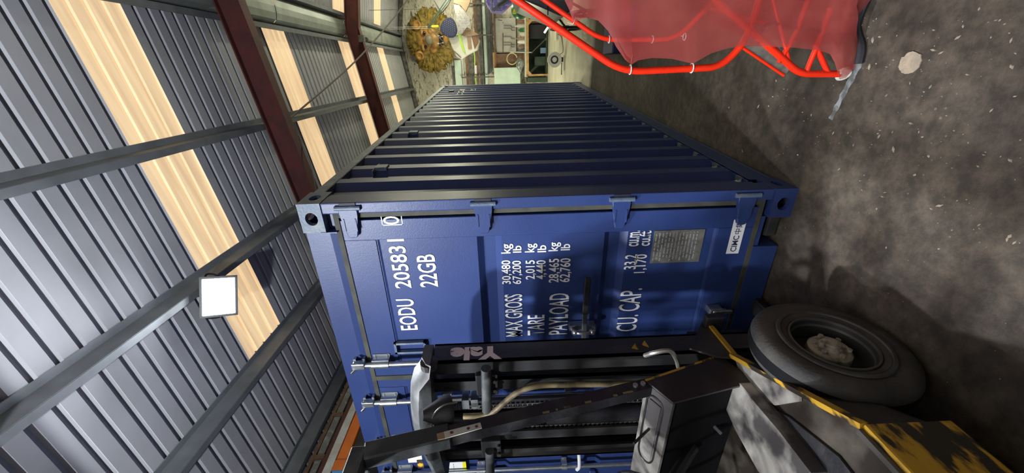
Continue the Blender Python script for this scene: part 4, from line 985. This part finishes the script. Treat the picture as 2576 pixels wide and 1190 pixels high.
# hoist: strings, yellow block, straps and tray
HY = 10.2
def H_(x, y, k=HY): return PB(x, y, k)
hk = thing('hanging_tray', 'pale tray slung on dark straps from a small yellow pulley below the ceiling', 'tray', H_(1078, 69))
b_ = BM(); p = H_(1078, 69); q = bc(p)
for s in (-.02, .02): tube(b_, [p + Vector((s, 0, .02)), B(q[0] + s, q[1], zsheet(q[0]) - .01)], .005, 5)
obj('cord', b_, M['boardwhite'], hk)
b_ = BM(); a_, c_ = H_(1086, 67), H_(1103, 66); tube(b_, [a_, c_], .03, 10); obj('pulley_block', b_, M['yel'], hk, smooth=True)
b_ = BM()
tube(b_, [H_(1076, 70), H_(1122, 0), H_(1150, -40)], .015, 6); tube(b_, [H_(1079, 70), H_(1130, 0), H_(1160, -40)], .013, 6); obj('strap', b_, M['teal'], hk)
b_ = BM(); beam(b_, H_(1080, 72), H_(1160, 145), .05, .02); obj('strap', b_, M['greypipe'], hk)
b_ = BM(); tube(b_, smooth_path([H_(1104, 108), H_(1130, 130), H_(1158, 150)], 4), .009, 6); obj('cord', b_, M['brown'], hk)
tray = [(1128, 95), (1165, 85), (1200, 88), (1206, 100), (1200, 125), (1175, 138), (1160, 149), (1150, 147), (1138, 120)]
b_ = BM(); prism(b_, [H_(x, y) for x, y in tray], BYA * .45); obj('tray_body', bevel(b_, .012, 1), M['creamplast'], hk)
b_ = BM(); prism(b_, [H_(x, y, HY - .01) for x, y in ((1150, 75), (1157, 78), (1166, 115), (1172, 134), (1165, 128), (1158, 112))], BYA * -.03); obj('lime_strip', b_, M['lime'], hk)
b_ = BM(); prism(b_, [H_(x, y, HY - .01) for x, y in ((1175, 95), (1184, 93), (1187, 122), (1178, 124))], BYA * -.01); obj('tray_opening', b_, M['card'], hk)
b_ = BM(); prism(b_, [H_(x, y, HY - .01) for x, y in ((1186, 92), (1205, 88), (1204, 108), (1194, 124))], BYA * -.012); obj('tray_opening', b_, M['brown'], hk)
# blue checked bag
b_ = BM(); cb = H_(1129, 70, HY - .16); poly = []
for k in range(18):
    a = 2 * PI * k / 18; r = .235 * (1 + .08 * math.cos(3 * a + 1)); poly.append(cb + BXA * math.cos(a) * r * 1.02 + Vector((0, 0, 1)) * math.sin(a) * r * .95)
prism(b_, poly, BYA * .12); bag = tag(obj('checked_bag', bevel(b_, .02, 2), M['navy'], loc=cb), 'round navy fabric bag with pale dotted pattern hanging by the lion head', 'bag')
b_ = BM()
for i in range(-4, 5):
    for j in range(-4, 5):
        x_, z_ = (i + .5 * (j % 2)) * .05, j * .05
        if x_ * x_ + z_ * z_ < .036: 
            p = cb + BXA * x_ + Vector((0, 0, z_)) - BYA * .003; beam(b_, p - BXA * .010 - Vector((0, 0, .006)), p + BXA * .010 + Vector((0, 0, .006)), .002, .006)
obj('stitch_pattern', b_, M['lightdot'], bag)
b_ = BM(); tube(b_, smooth_path([cb + Vector((-.08, 0, .2)), cb + Vector((0, 0, .42)), H_(1078, 69)], 4), .006, 6); obj('bag_cord', b_, M['darkbox'], bag)
# tread plate
dq = [H_(x, y, HY - .15) for x, y in ((1141, 11), (1155, 12), (1182, 45), (1184, 60), (1172, 72), (1160, 86), (1152, 84))]
b_ = BM(); prism(b_, dq, BYA * .03); dpo = tag(obj('tread_plate', bevel(b_, .004, 1), M['dpl'], loc=dq[0]), 'tapering dull alloy tread-plate piece propped above the tray', 'metal plate')
b_ = BM()
for i in range(7):
    for j in range(10):
        x_, y_ = 1147 + i * 5 + (j % 2) * 2.5, 20 + j * 6
        if x_ < 1146 + (y_ - 8) * .95 and x_ < 1183 and x_ > 1143 + y_ * .11: 
            p = H_(x_, y_, HY - .153); sgn = 1 if (i + j) % 2 else -1; beam(b_, p - BXA * .014 - Vector((0, 0, .014 * sgn)), p + BXA * .014 + Vector((0, 0, .014 * sgn)), .006, .008)
obj('tread', b_, M['boardwhite'], dpo)
b_ = BM(); prism(b_, [H_(x, y, HY - .12) for x, y in ((1143, -30), (1187, -30), (1183, 5), (1172, 30), (1158, 12), (1141, 8))], BYA * .10); tag(obj('cardboard_box', bevel(b_, .006, 1), M['card'], loc=H_(1160, 0)), 'brown cardboard box above the tread plate, half out of frame', 'box')
b_ = BM(); prism(b_, [H_(x, y, HY - .05) for x, y in ((1175, 68), (1204, 87), (1170, 92), (1160, 88))], BYA * .02); tag(obj('cardboard_flap', b_, M['card'], loc=H_(1180, 80)), 'loose pinkish cardboard flap lying on the hanging tray', 'cardboard')
b_ = BM(); prism(b_, [PB(x, y, 11.88) for x, y in ((1080, -40), (1150, -40), (1128, 10), (1112, 30), (1104, 20), (1092, 0))], BYA * .05); tag(obj('pale_panel', b_, M['boardwhite'], loc=PB(1110, 0, 11.88)), 'slanting pale board leaning high on the back wall right of the lion', 'board')

# tool board, workbench
TB = 11.86
x0, z1 = bxz(1246, 133, TB); x1, z0 = bxz(1297, 45, TB)
tb = tag(obj('tool_board', bbox(BM(), (x0, TB, z0), (x1, TB + .05, z1)), M['boardwhite'], loc=B(x0, TB, z0)), 'off-white tool board with clamps hung on it above the workbench', 'board')
def tpx(x, y, k=TB - .02): return PB(x, y, k)
b_ = BM(); tube(b_, [tpx(1265, 84), tpx(1265, 132)], .013, 6); obj('tool_rail', b_, M['brown'], tb)
for k, yy in enumerate((64, 71, 92, 107, 113)):
    b_ = BM(); tube(b_, bend_path([tpx(1267, yy, TB - .03), tpx(1286, yy, TB - .03), tpx(1286, yy + 5, TB - .03), tpx(1295, yy + 5, TB - .03)], .02, 2), .008, 6); tag(obj('clamp', b_, M['brown'] if k % 2 else M['greypipe'], loc=tpx(1275, yy)), 'hand clamp on the tool board, number %s from the purple fabric end' % ['one', 'two', 'three', 'four', 'five'][k], 'clamp', 'clamps on the tool board')
for k, yy in enumerate((50, 56)):
    b_ = BM(); tube(b_, [tpx(1252 + 12 * k, yy), tpx(1263 + 3 * k, yy + 2)], .009, 6); tag(obj('chisel', b_, M['brown'], loc=tpx(1256, yy)), ['long thin chisel hanging at the top corner of the tool board', 'short chisel hanging below the long one on the tool board'][k], 'tool')
# dark shelf above board, with bottles
b_ = BM(); xA, zA = bxz(1238, 40, 11.6); xB, zB = bxz(1238, 48, 11.6); xS0, xS1 = bxz(1244, 135, 11.7)[0], bxz(1244, -20, 11.7)[0]
zs = bxz(1240, 40, 11.7)[1]; b_ = BM(); bbox(b_, (xS0 - .5, 11.62, zs - .03), (xS1, 11.98, zs)); tag(obj('wall_shelf', b_, M['brown'], loc=B(1.5, 11.7, zs)), 'dark brown wall shelf above the tool board', 'shelf')
# bench
BY0 = 11.2
zt = bxz(1321, 120, BY0)[1]; xl, xr = bxz(1350, 191, BY0)[0], bxz(1350, 48, BY0)[0]
bn = thing('workbench', 'low pale timber workbench with braced corners at the far end', 'workbench', B((xl + xr) / 2, BY0, 0))
b_ = BM(); bbox(b_, (xl - .02, BY0, zt - .03), (xr + .5, 11.9, zt)); obj('bench_top', b_, M['creamplast'], bn)
b_ = BM(); bbox(b_, (xl, BY0 + .01, zt - .11), (xr + .5, BY0 + .05, zt - .03)); obj('apron', b_, M['wood'], bn)
for xx in (xl, xr - .05):
    for yy in (BY0 + .01, 11.83):
        b_ = BM(); bbox(b_, (xx, yy, 0), (xx + .05, yy + .05, zt - .03)); obj('leg', b_, M['wood'], bn)
for s, xx in ((1, xl + .05), (-1, xr - .05)):
    b_ = BM(); prism(b_, [B(xx, BY0 + .015, zt - .11), B(xx + s * .10, BY0 + .015, zt - .11), B(xx, BY0 + .015, zt - .21)], BYA * .03); obj('brace', b_, M['wood'], bn)
b_ = BM(); bbox(b_, (xl + .0, 11.88, .02), (xr + .5, 11.93, zt - .05)); obj('back_board', b_, M['darkgreen'], bn)
b_ = BM(); bbox(b_, (xl + .05, BY0 + .05, .02), (xr, 11.86, .05)); obj('lower_shelf', b_, M['darkgreen'], bn)
b_ = BM(); a1_, c1_ = bxz(1332, 98, 11.4), bxz(1368, 62, 11.4); bbox(b_, (a1_[0], 11.36, .055), (c1_[0], 11.8, a1_[1])); tag(obj('storage_box', bevel(b_, .01), M['darkbox'], loc=B(a1_[0], 11.4, 0.05)), 'large charcoal box stored under the workbench', 'box')
b_ = BM(); a1_, c1_ = bxz(1360, 134, 11.35), bxz(1374, 120, 11.35); bbox(b_, (a1_[0], 11.3, .055), (c1_[0], 11.5, a1_[1])); tag(obj('blue_tub', bevel(b_, .008), mat('pale_blue', (.16, .27, .42), .5), loc=B(a1_[0], 11.3, .05)), 'small light blue tub under the workbench', 'tub')
b_ = BM(); a1_, c1_ = bxz(1345, 165, 11.45), bxz(1374, 142, 11.45); bbox(b_, (a1_[0], 11.42, .055), (c1_[0], 11.8, a1_[1])); tag(obj('green_crate', bevel(b_, .008), M['darkgreen'], loc=B(a1_[0], 11.4, .05)), 'dark green crate under the workbench near the brace', 'crate')
b_ = BM(); bbox(b_, (.17, 11.25, .0), (xl - .05, 11.9, .62)); tag(obj('green_cabinet', bevel(b_, .01), M['darkgreen'], loc=B(.2, 11.4, 0)), 'dark green cabinet beside the workbench at the container end', 'cabinet')
# mint board, dark cabinet behind, timber jamb
a1_, c1_ = bxz(1244, 214, 11.55), bxz(1309, 169, 11.55)
b_ = BM(); bbox(b_, (a1_[0] - .2, 11.55, c1_[1] + .0), (c1_[0], 11.60, a1_[1])); bevel(b_, .012, 1); tag(obj('mint_panel', b_, M['mint'], loc=B(a1_[0], 11.57, c1_[1])), 'flat mint green panel standing on the bench against the wall', 'panel')
a1_, c1_ = bxz(1249, 170, 11.8), bxz(1318, 134, 11.8)
b_ = BM(); bbox(b_, (a1_[0], 11.78, c1_[1]), (c1_[0], 11.95, a1_[1])); tag(obj('dark_locker', b_, M['brown'], loc=B(a1_[0], 11.8, c1_[1])), 'dark open cupboard between the tool board and the mint panel', 'cupboard')
a1_, c1_ = bxz(1241, 172, 11.75), bxz(1248, 132, 11.75)
b_ = BM(); bbox(b_, (a1_[0], 11.70, c1_[1]), (c1_[0], 11.775, a1_[1])); tag(obj('timber_rail', b_, M['wood'], loc=B(a1_[0], 11.75, c1_[1])), 'short pale timber rail above the dark cupboard', 'timber')
# silver bag
sc_ = PB(1308, 165, 11.35); b_ = BM(); sphere(b_, sc_, .2, (1.05, .55, .62), MB.to_3x3(), 3)
for v in b_.verts:
    d = v.co - sc_; v.co = sc_ + d * (1 + .35 * noise.noise(v.co * 7)); 
    if d.dot(BXA) < 0: v.co.z = sc_.z + (v.co.z - sc_.z) * (1 + d.dot(BXA) * 2.6) - .10 * -d.dot(BXA)
zmin = min(v.co.z for v in b_.verts)
for v in b_.verts: v.co.z += max(0, zt + .002 - zmin)
tag(obj('silver_bag', b_, M['silverbag'], loc=sc_, smooth=True), 'crumpled silver plastic bag on the workbench', 'bag')
# hose loop and bent white pipe
b_ = BM(); cl_ = PB(1288, 148, 11.5); tube(b_, [cl_ + BXA * math.cos(a) * .16 + Vector((0, 0, 1)) * math.sin(a) * .16 for a in [k * PI / 9 for k in range(-4, 13)]], .016, 8); tag(obj('cream_hose', b_, mat('cream_hose', (.55, .52, .28), .5), loc=cl_, smooth=True), 'cream curved hose loop against the dark cupboard', 'hose')
arm = thing('arm_lamp', 'jointed pale lamp arm reaching from the bench down to a small lit lamp', 'lamp', PB(1320, 132, 10.9))
b_ = BM(); tube(b_, [PB(1283, 131, 10.95), PB(1338, 132, 10.95)], .014, 8); obj('upper_arm', b_, M['boardwhite'], arm)
b_ = BM(); tube(b_, [PB(1338, 132, 10.95), PB(1373, 98, 10.95)], .013, 8); sphere(b_, PB(1338, 132, 10.95), .024); sphere(b_, PB(1373, 98, 10.95), .03); obj('lower_arm', b_, M['greypipe'], arm)
b_ = BM(); p, q = PB(1369, 83, 10.8), PB(1378, 69, 10.8); beam(b_, p, q, .05, .06); hd = obj('lamp_head', b_, M['brown'], arm)
b_ = BM(); beam(b_, p - BYA * .035, q - BYA * .035, .02, .05); obj('lamp_glow', b_, M['bulb'], arm)
# clutter on the bench
cl = [(1300, 55, .10, .13, 'brown', 'brown glass bottle on the bench nearest the green drum', 'bottle'), (1300, 66, .08, .16, 'boardwhite', 'white bottle standing behind the brown one', 'bottle'), (1304, 76, .10, .10, 'green', 'olive green jar on the cluttered bench', 'jar'), (1302, 86, .12, .08, 'creamplast', 'low cream tub on the middle of the bench', 'tub'),
      (1305, 97, .07, .15, 'card', 'cardboard tube standing on the bench', 'tube'), (1303, 106, .10, .12, 'white', 'bright white mug-shaped tub on the bench', 'tub'), (1304, 116, .08, .10, 'brown', 'small brown tin on the bench near the clamp rail', 'tin'), (1305, 126, .09, .08, 'greypipe', 'squat grey tin at the end of the bench clutter', 'tin')]
for x_, y_, wd2, hh, mk, lab, cat in cl:
    xx, _ = bxz(x_, y_, 11.45); b_ = BM(); lathe(b_, [(0, wd2 / 2), (hh * 1.3, wd2 / 2), (hh * 1.5, wd2 / 3.4), (hh * 1.8, wd2 / 3.6)], B(xx, 11.45, zt + .001), (0, 0, 1), 12)
    tag(obj('bench_' + cat, b_, M[mk], loc=B(xx, 11.45, zt), smooth=True), lab, cat)
# round machine on the floor
rm = PZ(1408, 152, .03); q = bc(rm); my, mx_ = 8.0, q[0]
mc = thing('floor_machine', 'small machine with a round white dished guard on a flat white base, on the floor', 'machine', B(mx_, my, 0))
b_ = BM(); bbox(b_, (mx_ - .22, my - .12, .0), (mx_ + .08, my + .15, .035)); obj('base', bevel(b_, .006), M['creamplast'], mc)
b_ = BM(); tube(b_, [B(mx_, my, .03), B(mx_, my, .12)], .022, 8); bbox(b_, (mx_ - .04, my - .02, .03), (mx_ + .06, my + .05, .10)); obj('stem', b_, M['mastgrey'], mc)
b_ = BM(); lathe(b_, [(0, .165), (.02, .165), (.03, .155), (.012, .085), (.012, .055), (.04, .05), (.045, .02)], B(mx_ + .01, my - .03, .235), -BYA, 28); obj('guard_disc', b_, M['white'], mc, smooth=True)
b_ = BM(); lathe(b_, [(0, .088), (.002, .088), (.002, .057), (0, .057)], B(mx_ + .01, my - .045, .235), -BYA, 24, closed=True); obj('guard_slot', b_, M['darkbox'], mc)
b_ = BM(); tube(b_, smooth_path([B(mx_ + .12, my, .10), B(mx_ + .2, my + .1, .02), B(mx_ + .5, my + .5, .01), B(mx_ + .62, my + 1.2, .01)], 5), .006, 6); obj('power_cord', b_, M['darkbox'], mc)
b_ = BM(); tube(b_, [B(mx_ - .05, my, .06), B(mx_ - .30, my, .06)], .010, 6); tube(b_, [B(mx_ - .30, my - .03, .06), B(mx_ - .30, my + .03, .06)], .012, 6); obj('clamp_screw', b_, M['mastgrey'], mc)
p = PZ(1405, 88, 0); q = bc(p); b_ = BM(); bbox(b_, (q[0] - .1, q[1], 0), (q[0] + .14, q[1] + .3, .06)); tag(obj('white_box', bevel(b_, .006), M['creamplast'], loc=p), 'low white box on the pale floor below the lit lamp', 'box')
# purple fabric with silver bands, green drum, yellow funnel on the right
PY0 = 8.6
b_ = BM(); pv = [PB(x, y, PY0) for x, y in ((1218, -60), (1222, 5), (1237, 28), (1262, 29), (1272, 22), (1290, 4), (1296, -60))]; prism(b_, pv, BYA * .5)
pf = tag(obj('purple_costume', bevel(b_, .03, 2), M['purple'], loc=PB(1250, 0, PY0), smooth=True), 'shiny purple costume piece with silver bands hanging at the right edge', 'costume')
b_ = BM()
for (xa, ya, xb, yb) in ((1240, 26, 1290, -10), (1252, 14, 1285, -8)): beam(b_, PB(xa, ya, PY0 - .03), PB(xb, yb, PY0 - .03), .02, .07)
obj('silver_band', b_, M['greypipe'], pf)
b_ = BM(); beam(b_, PB(1236, 26, PY0 - .02), PB(1236, -40, PY0 - .02), .02, .02); obj('seam', b_, M['lightdot'], pf)
b_ = BM(); g0 = PB(1308, 24, 7.6); sphere(b_, g0, .19, (1, 1, 1), None, 3); tag(obj('green_drum', b_, M['green'], loc=g0, smooth=True), 'round green and pale ball-shaped object behind the red frame', 'ball')
b_ = BM(); f0 = PB(1291, 28, 7.3); lathe(b_, [(0, .05), (.06, .04), (.08, .015), (.12, .012)], f0, (-.3, 0, -1), 14); tag(obj('yellow_funnel', b_, M['yel'], loc=f0, smooth=True), 'small bright yellow funnel beside the green ball', 'funnel')
# grey covered cart with spoked wheels, blue crate
gc = thing('covered_cart', 'grey-bodied cart with black spoked wheels behind the red frame', 'cart', B(1.9, 4.9, 0))
b_ = BM(); pv = [B(1.35, 4.5, .44), B(1.27, 4.5, .60), B(1.50, 4.5, 1.18), B(1.75, 4.5, 1.30), B(2.6, 4.5, 1.30), B(2.7, 4.5, .44)]; prism(b_, pv, BYA * 1.6); obj('body', bevel(b_, .04, 3), mat('grey_body', (.13, .135, .15), .4), gc, smooth=True)
b_ = BM(); tube(b_, [B(1.29, 4.49, .80), B(2.65, 4.49, .86)], .008, 6); obj('body_seam', b_, M['darkbox'], gc)
def spoked(c, r, ax, par, n=16):
    s, u = frame(ax); ring = [c + (s * math.cos(2 * PI * k / 36) + u * math.sin(2 * PI * k / 36)) * r for k in range(37)]
    b_ = BM(); tube(b_, ring, .022, 8); o = obj('wheel', b_, M['darkbox'], par, smooth=True)
    b_ = BM()
    for k in range(n):
        a = 2 * PI * k / n; tube(b_, [c + ax * .03 * (1 if k % 2 else -1), c + (s * math.cos(a) + u * math.sin(a)) * r], .006, 5)
    obj('spoke', b_, M['darkbox'], o)
    b_ = BM(); lathe(b_, [(-.05, .035), (.05, .035)], c, ax, 12); obj('hub', b_, M['darkbox'], o)
spoked(B(1.24, 3.95, .30), .28, BXA, gc); spoked(B(1.22, 5.9, .30), .28, BXA, gc); spoked(B(2.72, 4.9, .30), .28, BXA, gc)
b_ = BM(); tube(b_, [B(1.24, 3.95, .30), B(1.5, 4.6, .55)], .018, 8); tube(b_, [B(1.22, 5.9, .30), B(1.5, 5.9, .55)], .018, 8); tube(b_, [B(2.72, 4.9, .30), B(2.5, 4.9, .55)], .018, 8); tube(b_, smooth_path([B(1.24, 3.95, .3), B(1.15, 3.8, .1), B(1.1, 3.7, .04), B(1.1, 3.62, .02)], 4), .010, 6); obj('fork_tube', b_, M['darkbox'], gc)
b_ = BM(); p = PZ(1592, 138, 0); q = bc(p); bbox(b_, (q[0] + .02, q[1], 0.0), (q[0] + .50, q[1] + .45, .24)); bevel(b_, .015); bx_ = tag(obj('blue_crate', b_, mat('navy_plastic', (.012, .022, .11), .4), loc=p), 'dark blue plastic crate on the floor behind the red frame', 'crate')
# ropes and wires
b_ = BM(); tube(b_, smooth_path([B(.02, 3.35, 4.30), PB(760, 272, 3.9), PB(895, 153, 5.6), PB(985, 52, 7.4), PB(1032, -10, 8.2)], 8), .014, 6)
tag(obj('slack_rope', b_, M['rope'], smooth=True, loc=B(.02, 3.35, 4.3)), 'thick old rope slanting from the red rafter towards the ridge end', 'rope')
b_ = BM(); p = PB(1100, 22, 9.0); q = bc(p); tube(b_, [p, B(q[0], q[1], zsheet(q[0]))], .006, 5); tag(obj('hanging_wire', b_, M['rope'], loc=p), 'thin wire dangling straight down from the roof right of the rope', 'wire')
b_ = BM(); tube(b_, [PB(677, 302, 3.0), PB(692, 312, 3.0)], .004, 5); tube(b_, smooth_path([B(-.1, 3.1, 4.02), B(-.5, 3.0, 3.9), B(-1.1, 2.9, 3.88)], 4), .005, 5); tag(obj('thin_cable', b_, M['rope'], loc=B(-.1, 3.1, 4.0)), 'thin slack cable tied along the near red rafter', 'cable')
